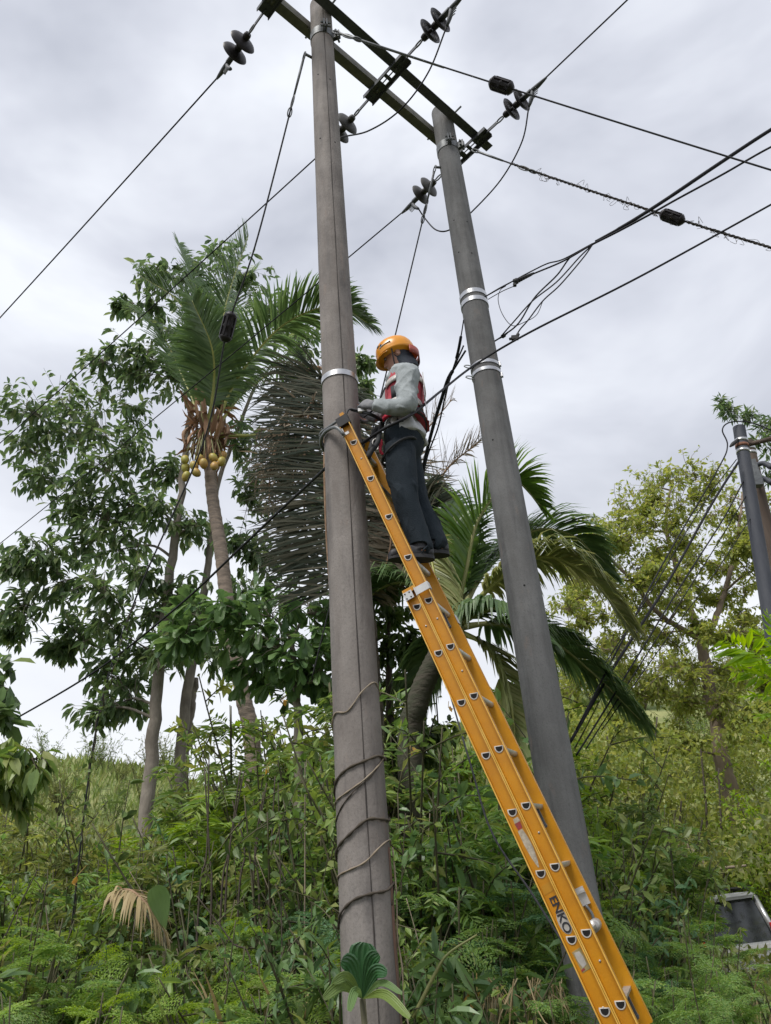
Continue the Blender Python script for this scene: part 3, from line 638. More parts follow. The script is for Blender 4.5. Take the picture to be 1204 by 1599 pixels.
patch('faded_sticker', [(t6 + .045, -.024), (t6 + .04, .02), (t6 + .13, .026), (t6 + .135, -.018)], M['sticker_old'])
patch('faded_sticker', [(t6 + .05, -.016), (t6 + .052, .010), (t6 + .075, .016), (t6 + .11, .016), (t6 + .118, -.008), (t6 + .085, -.016)], M['decal'], .0022)
patch('faded_sticker', [(t6 + .122, -.02), (t6 + .119, -.002), (t6 + .127, -.001), (t6 + .13, -.019)], M['sticker_red'], .0022)
# ENKO, reading down the rail, with its white backing plate at the lower end
a = np.linspace(0, 2 * np.pi, 20, endpoint=False)
patch('logo_backing', [(t5 + .222 + .054 * math.cos(q), .004 + .029 * math.sin(q)) for q in a], M['decal'])
cu = bpy.data.curves.new('lettering', 'FONT'); cu.body = 'ENKO'; cu.size = .054; cu.extrude = .0004; cu.align_x = 'LEFT'; cu.offset = .0010; cu.space_character = .95
to = bpy.data.objects.new('lettering_tmp', cu); COL.objects.link(to)
bpy.context.view_layer.update()
me = bpy.data.meshes.new_from_object(to.evaluated_get(bpy.context.evaluated_depsgraph_get()))
bpy.data.objects.remove(to)
co = A([v.co[:] for v in me.vertices])
Wd = co[:, 0].max()
org = web(t5 + .105, -.014, .0026)
pts = org + (co[:, :1] / Wd * .165) * D + co[:, 1:2] * NU * .95 - Rg * (co[:, 2:3] * 1.0)
base_l = A(lad.location)
for v, p in zip(me.vertices, pts): v.co = p - base_l
lt = bpy.data.objects.new('lettering', me); COL.objects.link(lt); me.materials.clear(); me.materials.append(M['ink']); lt.parent = lad
tag(lt, 'dark ENKO lettering running down the rail')

# ------------------------------------------------------------------ lineman
FW = nrm(A([-1, .06, 0])); LF = nrm(np.cross(Z3, FW))      # facing the pole; his left side is towards the camera
def ell(c, ax, front, ra, rb, k=20, pw=2.0):
    """elliptic ring at c, normal ax; front = direction of radius ra"""
    ax = nrm(ax); f = nrm(np.asarray(front) - ax * (np.asarray(front) @ ax)); s = np.cross(ax, f); a = np.linspace(0, 2 * np.pi, k, endpoint=False)
    ca, sa = np.cos(a), np.sin(a)
    ca = np.sign(ca) * np.abs(ca) ** (2 / pw); sa = np.sign(sa) * np.abs(sa) ** (2 / pw)
    return c + (ra * ca)[:, None] * f + (rb * sa)[:, None] * s
def limb(mb, pts, ra, n=22, k=18, flat=1.0, front=None):
    P = catmull(pts, n); r = np.interp(np.linspace(0, 1, n), np.linspace(0, 1, len(ra)), ra); T = nrm(np.gradient(P, axis=0))
    fr = FW if front is None else front
    mb.loft([ell(P[i], T[i], fr if abs(T[i] @ fr) < .9 else Z3, r[i], r[i] * flat, k) for i in range(n)])
    c0 = 0
    return mb
def remesh(mb, voxel, name, m, parent, smooth_it=6, disp=None):
    me = mb.mesh(name, parent.location, True)
    o = bpy.data.objects.new(name, me); COL.objects.link(o)
    md = o.modifiers.new('r', 'REMESH'); md.mode = 'VOXEL'; md.voxel_size = voxel
    ms = o.modifiers.new('s', 'SMOOTH'); ms.factor = .5; ms.iterations = smooth_it
    bpy.context.view_layer.update()
    m2 = bpy.data.meshes.new_from_object(o.evaluated_get(bpy.context.evaluated_depsgraph_get()))
    bpy.data.objects.remove(o)
    if disp is not None:
        n = len(m2.vertices); co = np.empty(n * 3, np.float32); m2.vertices.foreach_get('co', co); co = co.reshape(-1, 3)
        no = np.empty(n * 3, np.float32); m2.vertices.foreach_get('normal', no); no = no.reshape(-1, 3)
        co = co + no * disp(co + A(parent.location))[:, None]; m2.vertices.foreach_set('co', co.astype(np.float32).ravel()); m2.update()
    m2.polygons.foreach_set('use_smooth', np.ones(len(m2.polygons), bool))
    m2.materials.clear(); m2.materials.append(m); m2.name = name
    r = bpy.data.objects.new(name, m2); COL.objects.link(r); r.parent = parent
    return r
m_skin = mat('skin', (.36, .19, .135), (.30, .15, .105), .5, scale=12)
m_cloth = mat('grey_work_shirt', (.31, .34, .35), (.25, .275, .285), .9, scale=14, bump=.25, bscale=180)
m_trs = mat('dark_navy_trousers', (.012, .019, .026), (.020, .028, .037), .92, scale=10, bump=.3, bscale=160, spec=.25)
m_vest = mat('faded_red_vest', (.42, .055, .075), (.34, .035, .05), .75, scale=16, bump=.15, bscale=150)
m_refl = mat('silver_reflective_tape', (.56, .53, .50), (.44, .42, .40), .35, .2, scale=40)
m_boot = mat('dark_work_boot', (.018, .019, .024), (.032, .032, .038), .55, scale=18)
m_glove = mat('grey_work_glove', (.22, .22, .225), (.12, .125, .14), .85, scale=22)
m_helm = mat('orange_helmet_shell', (.66, .27, .012), (.60, .23, .012), .28, scale=5)
m_navy = mat('dark_head_cloth', (.022, .027, .042), (.04, .05, .065), .85, scale=16)
m_strap = mat('red_webbing', (.60, .03, .07), (.50, .02, .05), .6, scale=30)
m_harn = mat('black_harness_webbing', (.012, .014, .018), (.025, .027, .03), .8)
m_hem = mat('pale_shirt_hem', (.50, .51, .53), (.42, .43, .45), .9, scale=20)

# joints
foot_z = None
ankN, ankF = W(657, 852, 4.245), W(681, 846, 4.385)
kneN, kneF = W(634, 783, 4.215), W(650, 782, 4.40)
hipN, hipF = W(624, 706, 4.225), W(632, 708, 4.40)
pel = W(628, 683, 4.315); wai = W(629, 655, 4.315); chs = W(631, 614, 4.315); nkb = W(631, 583, 4.315)
shN, shF = W(637, 586, 4.115), W(633, 583, 4.50)
elN, elF = W(633, 634, 4.035), W(604, 628, 4.47)
wrN, wrF = W(583, 634, 4.085), W(584, 653, 4.36)
hdc = W(621, 561, 4.31)
man = thing('person', 'lineman in an orange helmet, grey shirt, red vest and dark trousers on the ladder', 'person', A([pel[0], pel[1], ankN[2] - .1]))
HD = nrm(FW * 1 - Z3 * .28); HU = nrm(Z3 + FW * .28)          # he looks slightly down at his hands

def torso(mb, g=0., top=True, lo=0.0):
    st = [(pel + Z3 * -.07, .105, .150), (pel, .122, .170), (wai, .108, .152), ((wai + chs) / 2, .116, .165), (chs, .125, .180), (chs + (nkb - chs) * .55, .120, .190), (nkb + Z3 * -.015, .085, .135), (nkb + Z3 * .03, .06, .062)]
    if lo: st = st[2:]
    ax = nrm(nkb - pel); mb.loft([ell(c, ax, FW, a + g, b_ + g, 24, 2.3) for c, a, b_ in st]); return mb
def hand(mb, wr, tip_dir, palm_n, s=1.0, curl=.9):
    """palm and five curled fingers"""
    d = nrm(tip_dir); n = nrm(palm_n - d * (palm_n @ d)); sd = np.cross(d, n)
    mb.loft([ell(wr + d * q, d, n, a_ * s, b_ * s, 14) for q, a_, b_ in ((-.02, .026, .030), (.02, .024, .036), (.06, .022, .044), (.095, .018, .044), (.105, .012, .038))])
    for f, (o_, ln) in enumerate(((-.033, .070), (-.011, .082), (.012, .077), (.034, .060))):
        p = wr + d * .095 + sd * o_ * s; pts = [p - d * .02, p]; a = .25
        for q in range(3):
            a += curl * .55; p = p + (d * math.cos(a) + n * math.sin(a)) * (ln / 3 * 1.1); pts.append(p)
        limb(mb, pts, [.0105 * s, .0105 * s, .010 * s, .0095 * s, .008 * s], 14, 8, front=sd)
    p = wr + d * .03 - sd * .036 * s
    limb(mb, [p, p + d * .02 - sd * .018 + n * .014, p + d * .05 - sd * .02 + n * .032, p + d * .068 - sd * .010 + n * .042], [.012 * s, .0125 * s, .0115 * s, .009 * s], 12, 8, front=n)
# one continuous body under the clothes
mb = MB(); torso(mb, -.022)
for h, k_, a_ in ((hipN, kneN, ankN), (hipF, kneF, ankF)): limb(mb, [h + Z3 * .06, h, k_, a_, a_ - Z3 * .06], [.070, .076, .056, .045, .045], 26)
for s_, e_, w_ in ((shN, elN, wrN), (shF, elF, wrF)): limb(mb, [chs + (nkb - chs) * .6, s_, e_, w_], [.05, .048, .040, .030], 24)
limb(mb, [nkb - Z3 * .04, nkb + Z3 * .05, hdc - HU * .06], [.062, .055, .055], 10)
hs = [(-.125, .035, .030, .045), (-.115, .055, .045, .035), (-.085, .078, .062, .018), (-.045, .094, .073, .004), (0, .100, .077, -.006), (.04, .102, .078, -.010), (.08, .092, .072, -.012), (.11, .066, .055, -.012), (.128, .025, .022, -.012)]
mb.loft([ell(hdc + HU * q + HD * o_, HU, HD, a_, b_, 20) for q, a_, b_, o_ in hs])
# nose, brow, lips, ears
mb.loft([ell(hdc + HU * q + HD * (.098 + o_), HU, HD, a_, b_, 10) for q, a_, b_, o_ in ((-.045, .004, .006, .0), (-.038, .020, .016, .002), (-.025, .018, .013, .002), (.0, .010, .009, -.002), (.02, .004, .006, -.004))])
mb.loft([ell(hdc - HU * .068 + HD * (.086 + q), HD, HU, a_, .026, 10) for q, a_ in ((-.01, .010), (.0, .010), (.008, .005))])
mb.loft([ell(hdc + HU * .026 + HD * (.088 + q), HD, HU, a_, .05, 10) for q, a_ in ((-.01, .010), (.004, .008), (.009, .003))])
for sg in (1, -1):
    ec = hdc + LF * sg * .079 - HD * .005 - HU * .008
    mb.loft([ell(ec + LF * sg * q, LF, HU, a_, a_ * .6, 12) for q, a_ in ((-.012, .022), (.004, .032), (.010, .033), (.014, .026))])
hand(mb, wrN, nrm(W(560, 628, 4.15) - wrN), nrm(A([0, .9, -.2])), .93, .6)
hand(mb, wrF, nrm(W(556, 640, 4.34) - wrF), nrm(A([0, -.9, -.3])), .93, .6)
body = remesh(mb, .0065, 'body', m_skin, man, 3)
tag(body, 'skin of the lineman, face turned left towards the pole')
# eyes, eyebrow line
for sg in (1, -1):
    ec = hdc + HD * .090 + LF * sg * .032 + HU * .008
    obj('eye', MB().lathe([(0, -.012), (.008, -.009), (.0115, 0), (.008, .009), (0, .012)], ec, HU, 10), mat('eye', (.25, .22, .2), (.03, .02, .02), .2, scale=30), body)
    obj('eyebrow', MB().tube(catmull([ec + HU * .022 - LF * sg * .018 + HD * .008, ec + HU * .027 + HD * .008, ec + HU * .022 + LF * sg * .018 + HD * .002], 7), [.002, .004, .0045, .0045, .004, .003, .002], 6), m_navy, body)
def fold(f, a):
    g = np.random.default_rng(int(f)); K = [(nrm(g.normal(size=3) * A([1, 1, .8])), f * g.uniform(.55, 1.5), g.uniform(0, 6)) for _ in range(7)]
    def fn(p):
        q = p + .02 * np.sin(p[:, [1, 2, 0]] * 23) + .03 * np.sin(p[:, [2, 0, 1]] * 11); v = np.zeros(len(p))
        for k_, ff, ph in K: v += 1 - 2 * np.abs(np.sin((q @ k_) * ff * .5 + ph)) ** .7
        return np.maximum(a * v / 2.6, -.009) + .004
    return fn
# shirt with long sleeves
mb = MB(); torso(mb, .004)
limb(mb, [chs + (nkb - chs) * .55, shN, ext(shN, elN, .55), elN + FW * -.012, ext(elN, wrN, .5) - Z3 * .012, wrN + nrm(elN - wrN) * .005], [.080, .086, .076, .066, .060, .044], 40)
limb(mb, [chs + (nkb - chs) * .55, shF, ext(shF, elF, .55), elF, ext(elF, wrF, .5) - Z3 * .01, wrF + nrm(elF - wrF) * .005], [.080, .084, .072, .062, .056, .044], 40)
limb(mb, [nkb - Z3 * .06, nkb + Z3 * .045], [.085, .068], 6)
remesh(mb, .0075, 'shirt', m_cloth, man, 3, fold(60, .0085))
mb = MB()
for q, a_, b_ in ((0, .128, .176),): pass
mb.loft([ell(c, Z3, FW, a_, b_, 28, 2.3) for c, a_, b_ in ((pel + Z3 * .075, .116, .160), (pel + Z3 * .05, .128, .176), (pel + Z3 * .01 - FW * .01, .136, .184), (pel - Z3 * .035 - FW * .022, .142, .188), (pel - Z3 * .055 - FW * .03, .135, .182))])
remesh(mb, .007, 'shirt_hem', m_hem, man, 2, lambda p: .010 * np.sin(np.arctan2(p[:, 1] - pel[1], p[:, 0] - pel[0]) * 9) - .014 * (p[:, 0] < pel[0] - .02))
# trousers
mb = MB()
mb.loft([ell(c, Z3, FW, a_, b_, 24, 2.2) for c, a_, b_ in ((pel + Z3 * .05, .120, .168), (pel, .130, .180), (pel - Z3 * .07 - FW * .012, .138, .184), (pel - Z3 * .15, .115, .175), (pel - Z3 * .19, .085, .150))])
limb(mb, [hipN + Z3 * .05, hipN, ext(hipN, kneN, .5), kneN, ext(kneN, ankN, .5), ankN, ankN - Z3 * .018], [.100, .112, .102, .088, .082, .080, .082], 50)
limb(mb, [hipF + Z3 * .05, hipF, ext(hipF, kneF, .5), kneF, ext(kneF, ankF, .5), ankF, ankF - Z3 * .018], [.100, .112, .100, .086, .080, .076, .078], 50)
remesh(mb, .0075, 'trousers', m_trs, man, 3, fold(52, .012))
# vest: shell over back and flank, armholes left to the sleeves, hem kicking out behind
mb = MB()
ax = nrm(nkb - pel)
mb.loft([ell(c, ax, FW, a_, b_, 28, 2.3) for c, a_, b_ in ((wai - Z3 * .06 - FW * .035, .152, .182), (wai - Z3 * .03 - FW * .020, .142, .178), (wai + Z3 * .02 - FW * .010, .130, .172), ((wai + chs) / 2 - FW * .008, .132, .180), (chs - FW * .006, .139, .190), (chs + (nkb - chs) * .5 - FW * .012, .128, .180), (nkb - Z3 * .03 - FW * .018, .098, .130), (nkb - Z3 * .005 - FW * .02, .08, .095))])
vest = remesh(mb, .0075, 'vest', m_vest, man, 2, fold(24, .006))
def hoop(c, a_, b_, h, a0, a1, th=.004, n=40, tl=0.):
    """band following the torso between angles a0..a1 (0 = front, pi/2 = his left side is negative)"""
    aa = np.linspace(a0, a1, n); s = LF
    ca, sa = np.cos(aa), np.sin(aa); ca2 = np.sign(ca) * np.abs(ca) ** (2 / 2.3); sa2 = np.sign(sa) * np.abs(sa) ** (2 / 2.3)
    m_ = MB(); rings = []
    for i in range(n):
        p = c + FW * a_ * ca2[i] + s * b_ * sa2[i] + Z3 * (tl * ca[i]); o_ = nrm(FW * ca[i] / a_ + s * sa[i] / b_)
        rings.append(np.stack([p - Z3 * h / 2, p - Z3 * h / 2 + o_ * th, p + Z3 * h / 2 + o_ * th, p + Z3 * h / 2]))
    return m_.loft(rings)
for zc, a_, b_, h in ((wai + Z3 * .035 - FW * .010, .136, .181, .050), (chs - Z3 * .005 - FW * .006, .143, .196, .045)):
    obj('reflective_band', hoop(zc, a_, b_, h, .5, math.pi * 2 - .5, tl=-.01), m_refl, vest)
for q in (-.085, .085):
    pts = [chs + LF * q - FW * .142, (wai + chs) / 2 + LF * q - FW * .142, wai - Z3 * .02 + LF * q - FW * .164]
    o = obj('reflective_strip', MB().prism([(-.022, 0), (.022, 0), (.022, .006), (-.022, .006)], pts[0] + Z3 * .08, pts[2], LF, -FW), m_refl, vest, False)
obj('side_panel', hoop((wai + chs) / 2 - FW * .008, .134, .184, .10, 1.0, 1.9), m_harn, vest)
# belt and harness
obj('work_belt', hoop(wai - Z3 * .055 - FW * .01, .142, .190, .05, 0, math.pi * 2, .010), m_harn, man)
obj('waist_strap', hoop(wai - Z3 * .085 - FW * .004, .150, .196, .035, .55, 2.0, .008, tl=.02), m_strap, man)
for q, s_ in ((hipN, 1), (hipF, -1)):
    c = q + Z3 * .0; aa = np.linspace(0, 2 * np.pi, 30)
    pts = c + (np.cos(aa) * .122)[:, None] * nrm(FW + Z3 * -.25) + (np.sin(aa) * .118)[:, None] * LF + (np.cos(aa) * -.04)[:, None] * Z3
    obj('leg_strap', MB().tube(pts, .009, 6), m_harn, man)
pq = hipN + FW * .118 + LF * .035 + Z3 * .055
obj('red_tab', MB().tube(catmull([pq + Z3 * .03, pq, pq - Z3 * .05 + FW * .006, pq - Z3 * .085 - FW * .008], 12), [.016] * 5 + [.010] * 7, 6), m_strap, man)
obj('carabiner', MB().tube(catmull([pq + Z3 * .05 + FW * .02, pq + Z3 * .03 + FW * .05, pq - Z3 * .02 + FW * .05, pq - Z3 * .04 + FW * .02, pq + Z3 * .05 + FW * .02], 20), .006, 6), M['alu'], man)
obj('lanyard', MB().tube(catmull([wai - Z3 * .06 + FW * .15 + LF * .06, W(590, 690, 4.16), W(580, 705, 4.14), W(574, 716, 4.16), W(582, 690, 4.22), W(588, 668, 4.25)], 30), .017, 8), m_harn, man)
obj('positioning_strap', MB().tube(catmull([wai - Z3 * .05 + FW * .14 + LF * .08, W(580, 648, 4.12), W(562, 643, 4.16), W(549, 640, 4.19)], 20), .012, 8), m_harn, man)
obj('strap_adjuster', MB().box(W(566, 641, 4.13), .06, .018, .025), M['aluplate'], man, False)
# boots
for an, toe, hl in ((ankN, W(604, 879, 4.215), W(664, 868, 4.26)), (ankF, W(640, 873, 4.36), W(692, 862, 4.40))):
    mb = MB(); d = nrm((toe - hl) * A([1, 1, 0])); sd = np.cross(Z3, d); zl = an[2] - .098; h0 = A([an[0], an[1], zl]) - d * .075
    L_b = .285
    sec = [(0, .020, .030, .055), (.02, .034, .040, .058), (.07, .040, .050, .062), (.13, .040, .048, .050), (.19, .046, .038, .040), (.24, .046, .034, .036), (.27, .036, .028, .030), (.285, .015, .015, .022)]
    mb.loft([ell(h0 + d * q + Z3 * zc, d, sd, w_, h_, 16, 2.6) for q, w_, h_, zc in sec])
    limb(mb, [A([an[0], an[1], zl + .05]), an, an + Z3 * .05], [.056, .056, .058], 8)
    bt = remesh(mb, .006, 'boot', m_boot, man, 2)
    obj('sole', MB().loft([ell(h0 + d * .142 + Z3 * q, Z3, d, .146, .047, 24, 2.5) for q in (-.004, .006, .020)]), M['black'], bt, False)
# gloves: the same hands a little larger, with cuffs
mb = MB(); hand(mb, wrN, nrm(W(560, 628, 4.15) - wrN), nrm(A([0, .9, -.2])), 1.08, .6); limb(mb, [wrN + nrm(elN - wrN) * .07, wrN], [.044, .034], 6)
remesh(mb, .0045, 'glove', m_glove, man, 2)
mb = MB(); hand(mb, wrF, nrm(W(556, 640, 4.34) - wrF), nrm(A([0, -.9, -.3])), 1.08, .6); limb(mb, [wrF + nrm(elF - wrF) * .07, wrF], [.044, .034], 6)
remesh(mb, .0045, 'glove', m_glove, man, 2)
# head cloth round the nape and jaw
mb = MB()
mb.loft([ell(hdc + HU * q - HD * o_, HU, HD, a_, b_, 20) for q, a_, b_, o_ in ((-.135, .085, .075, .030), (-.10, .088, .078, .034), (-.05, .086, .083, .030), (.0, .088, .086, .026), (.05, .090, .086, .022), (.075, .085, .082, .020))])
remesh(mb, .006, 'head_cloth', m_navy, man, 2, fold(50, .004))
# helmet: shell, brim, vents, chin strap
hc = hdc + HU * .048 - HD * .002; mb = MB(); rings = []
for th_ in np.linspace(0, math.pi / 2, 12):
    z_ = .128 * math.sin(th_) ** .95; k_ = math.cos(th_) ** .72
    rings.append(ell(hc + HU * (z_ - .0), HU, HD, .142 * k_ + .002, .118 * k_ + .002, 28, 2.15))
low = [ell(hc - HU * q, HU, HD, a_, b_, 28, 2.15) for q, a_, b_ in ((.030, .147, .121), (.012, .143, .119))]
low[0] = low[0] + HU * (.028 * np.clip((low[0] - hc) @ HD / .147, -1, 1) ** 1)[:, None] * .2 - HU * (.030 * np.clip(-((low[0] - hc) @ HD) / .147, 0, 1))[:, None]
inner = [r_ * 1.0 for r_ in rings]
outer = low + rings
inn = [hc + (r_ - hc) * .955 for r_ in outer[::-1]]
helmet = obj('helmet', MB().loft(outer + inn), m_helm, man)
brim = []
for q in np.linspace(-1.15, 1.15, 17):
    a_in = HD * math.cos(q) * .140 + LF * math.sin(q) * .118; k_ = .026 * math.cos(q * 1.25); o_ = nrm(HD * math.cos(q) + LF * math.sin(q))
    p = hc + a_in - HU * (.014 + .006 * math.cos(q))
    brim.append(np.stack([p - o_ * .006, p + o_ * k_ - HU * (.016), p + o_ * k_ - HU * (.021), p - o_ * .006 - HU * .007]))
obj('brim', MB().loft(brim), m_helm, helmet)
for sg in (1, -1):
    for q in range(3):
        a = .45 + q * .28; p = hc + HD * .118 * math.cos(a) + LF * sg * .098 * math.sin(a + .3) + HU * (.055 - .008 * q)
        o_ = nrm(p - hc); obj('vent', MB().lathe([(.012, .0), (.010, .004), (0, .004)], p + o_ * .004, o_, 8), m_navy, helmet)
    obj('side_stripe', MB().tube(catmull([hc + HD * .13 + LF * sg * .04 + HU * .012, hc + HD * .09 + LF * sg * .095 + HU * .03, hc + HD * .02 + LF * sg * .121 + HU * .032], 12), .006, 6), M['alu'], helmet)
    obj('chin_strap', MB().tube(catmull([hc + HD * .03 + LF * sg * .113 - HU * .02, hdc + HD * .045 + LF * sg * .082 - HU * .06, hdc + HD * .055 + LF * sg * .025 - HU * .135, hdc + HD * .05 - HU * .138], 16), .005, 6), m_harn, helmet)
obj('nape_guard', hoop(hc - HU * .055 - HD * .01, .140, .118, .07, 2.1, math.pi * 2 - 2.1, .006), mat('dark_red_helmet_back', (.28, .05, .03), (.20, .04, .03), .5), helmet)
obj('cable_in_hands', MB().tube(catmull([W(601, 606, 4.2), W(594, 622, 4.16), W(583, 640, 4.12), W(568, 652, 4.12)], 16), .006, 6), M['cable'], man)

# ------------------------------------------------------------------ far poles by the right edge
def lean_pole(name, label, a, b, rads, m, bands, n=30):
    d = nrm(b - a); f = b.copy()
    while f[2] > gz(f[0], f[1]) - .3: f = f + d * .1
    th = thing(name, label, 'utility pole', f, 'pair of poles by the right edge')
    P = f + (a - f) * np.linspace(0, 1, n)[:, None]; auto_smooth(obj('shaft', MB().tube(P, np.linspace(rads[0], rads[1], n), 20), m, th))
    for q, mm in bands:
        obj('band', MB().tube([a + d * q, a + d * (q + .05)], rads[1] + .008, 20), mm, th)
    return th, d
top1 = W(1154, 668, 9.6); th, dd = lean_pole('utility_pole', 'slim dark pole with red and white bands near the right edge', top1, W(1203, 965, 9.7), (.125, .088), M['farpole'], [(.22, M['band']), (.31, M['rust']), (.40, M['band'])])
top2 = W(1168, 690, 10.4); th2, _ = lean_pole('utility_pole', 'brown timber pole standing just behind the slim dark pole', top2, W(1216, 905, 10.5), (.12, .085), M['woodpole'], [(.12, M['band']), (.2, M['band'])])
obj('transformer_box', MB().box(W(1176, 740, 10.1), .16, .12, .45), M['steel'], th2, False)
for py in (728, 752): obj('arm', MB().tube(catmull([W(1178, py, 10.3), W(1192, py - 4, 10.2), W(1206, py + 3, 10.1)], 10), .04, 8), M['farpole'], th2)
obj('arm', MB().tube([W(1160, 697, 9.7), W(1210, 684, 9.5)], .035, 8), M['woodpole'], th2)
Gf = 'lines of the far poles'
ln = [('power line arching from the slim dark pole down left past the olive tree', [W(1204, 672, 9.4), W(1170, 660, 9.5), W(1140, 660, 9.5), W(1128, 672, 9.5), W(1136, 697, 9.5), W(1120, 735, 9.4), W(1030, 890, 9.0), W(900, 1140, 8.0)], .010),
      ('thick black line from the slim dark pole down left past the olive tree', [W(1153, 722, 9.5), W(1110, 790, 9.3), W(1040, 915, 9.0), W(960, 1040, 8.6), W(890, 1160, 8.2)], .017),
      ('second thin line beside the thick black line at the right', [W(1150, 718, 9.6), W(1100, 785, 9.4), W(1010, 935, 9.0), W(930, 1060, 8.6)], .007),
      ('lower line from the slim dark pole running down left', [W(1162, 750, 9.6), W(1130, 810, 9.4), W(1060, 920, 9.0), W(950, 1100, 8.4), W(900, 1180, 8.2)], .010),
      ('lowest line from the slim dark pole running down left', [W(1165, 775, 9.6), W(1120, 850, 9.4), W(1050, 960, 9.0), W(960, 1100, 8.5), W(915, 1170, 8.3)], .007),
      ('thin faint line just below the lowest line at the right', [W(1172, 810, 9.6), W(1120, 890, 9.3), W(1040, 1000, 9.0), W(940, 1140, 8.5)], .006)]
for lb, pts, r in ln: cable('far_line', lb, catmull(pts, 50), r, M['cable'], 'cable', Gf)
th = thing('line_clamp', 'small dark clamp left of the slim dark pole top', 'clamp', W(1146, 692, 9.5)); a_, b_ = W(1140, 698, 9.5), W(1153, 686, 9.55)
obj('clamp_body', MB().tube([a_, ext(a_, b_, .3), ext(a_, b_, .5), b_], [.012, .03, .028, .014], 8), M['black'], th); obj('eye', MB().tube(catmull([b_, b_ + A([.03, 0, .02]), b_ + A([.05, 0, 0])], 6), .008, 6), M['steel'], th)

# ------------------------------------------------------------------ parked SUV in the bushes
cc = W(1140, 1394, 15.4); zr = cc[2]; zg = gz(cc[0], cc[1])
Ht = 1.80; z0 = zr - Ht
car = thing('parked_car', 'silver grey off-road car seen from behind, half hidden in the bushes', 'car', (cc[0], cc[1], z0))
m_paint = mat('silver_car_paint', (.55, .56, .58), (.48, .49, .51), .3, .5, scale=3)
m_glass = mat('dark_car_glass', (.015, .018, .02), (.03, .035, .035), .08, spec=.8)
m_red = mat('red_lamp_lens', (.50, .012, .015), (.40, .01, .01), .15)
ca = math.radians(-12); CX = A([math.cos(ca), math.sin(ca), .045]); CX = nrm(CX); CY = A([-math.sin(ca), math.cos(ca), 0]); CZ = np.cross(CX, CY)
Cp = lambda x, y, z: A([cc[0], cc[1], z0]) + CX * (x * .80) + CY * y + CZ * z
def sect(y, pts): return np.stack([Cp(x, y, z) for x, z in pts])
def hull(ys_, prof):                     # mirrored profile at several stations
    rings = []
    for y, f, zt in ys_:
        h = [(x * f, z if z < 1.0 else 1.0 + (z - 1.0) * zt) for x, z in prof]; rings.append(sect(y, h + [(-x, z) for x, z in h[::-1]]))
    return MB().loft(rings)
lowp = [(.0, .36), (.80, .36), (.88, .45), (.90, .62), (.90, .88), (.86, 1.0), (.0, 1.0)]
lower = hull([(0, .95, 1), (.06, 1, 1), (.4, 1, 1), (3.6, 1, 1), (4.1, .96, 1), (4.35, .86, 1)], lowp)
o = auto_smooth(obj('body', lower, m_paint, car), 35)
# cabin: pillars and roof with open window frames, glass set in behind
roof = MB().loft([sect(y, [(-.66, 1.70), (-.60, 1.765), (-.3, 1.79), (.3, 1.79), (.60, 1.765), (.66, 1.70), (.6, 1.68), (-.6, 1.68)]) for y in (.30, .8, 1.6, 2.35)])
auto_smooth(obj('roof', roof, m_paint, car), 40)
def bar(a_, b_, w, t_): return MB().tube([a_, b_], [w, w], 4)
for sx in (-1, 1):
    for (x0, y0, x1, y1, w) in ((.80, .06, .64, .34, .055), (.83, 1.35, .66, 1.35, .045), (.83, 2.95, .65, 2.30, .045)):
        obj('pillar', bar(Cp(sx * x0, y0, 1.0), Cp(sx * x1, y1, 1.70), w, w), m_paint, car)
obj('glass', MB().add([Cp(-.76, .10, 1.0), Cp(.76, .10, 1.0), Cp(.62, .335, 1.69), Cp(-.62, .335, 1.69), Cp(-.76, .112, 1.0), Cp(.76, .112, 1.0), Cp(.62, .347, 1.69), Cp(-.62, .347, 1.69)], [(0, 1, 2, 3), (7, 6, 5, 4), (0, 4, 5, 1), (1, 5, 6, 2), (2, 6, 7, 3), (3, 7, 4, 0)]), m_glass, car, False)
for sx in (-1, 1):
    for y0, y1, y2, y3 in ((.16, 1.30, 1.30, .40), (1.42, 2.85, 2.25, 1.42)):
        q = [Cp(sx * .815, y0, 1.0), Cp(sx * .815, y1, 1.0), Cp(sx * .655, y2, 1.67), Cp(sx * .655, y3, 1.67)]; q2 = [p - CX * sx * .01 for p in q]
        obj('glass', MB().add(q + q2, [(0, 1, 2, 3), (7, 6, 5, 4), (0, 4, 5, 1), (1, 5, 6, 2), (2, 6, 7, 3), (3, 7, 4, 0)]), m_glass, car, False)
    obj('roof_rail', MB().tube(catmull([Cp(sx * .56, .34, 1.79), Cp(sx * .56, .45, 1.85), Cp(sx * .56, 1.3, 1.86), Cp(sx * .56, 2.2, 1.85), Cp(sx * .56, 2.3, 1.79)], 16), .022, 8), M['black'], car)
    obj('tail_light', MB().box(Cp(sx * .775, .06, 1.10), .10, .10, .34, np.stack([CX, CY, CZ], 1)), m_red, car, False)
    for y in (.75, 3.45):
        w_ = obj('wheel', MB().lathe([(.16, -.10), (.33, -.10), (.365, -.06), (.365, .06), (.33, .10), (.16, .10)], Cp(sx * .80, y, .365), CX, 24), M['black'], car)
        obj('rim', MB().lathe([(0, .04), (.10, .06), (.17, .085), (.18, .10), (.16, .105)], Cp(sx * .80, y, .365), CX * sx, 16), M['alu'], w_)
for y in (.7, 1.9): obj('roof_bar', MB().box(Cp(0, y, 1.875), 1.16, .06, .025, np.stack([CX, CY, CZ], 1)), M['black'], car, False)
obj('spoiler', MB().loft([sect(y, [(-.62, z), (.62, z), (.60, z + .035), (-.60, z + .035)]) for y, z in ((.20, 1.725), (.36, 1.75))]), m_paint, car, False)
obj('bumper', MB().loft([sect(y, [(-x, .40), (x, .40), (x + .02, .50), (x, .62), (-x, .62), (-x - .02, .50)]) for y, x in ((-.14, .78), (-.10, .86), (.03, .90))]), M['black'], car, False)
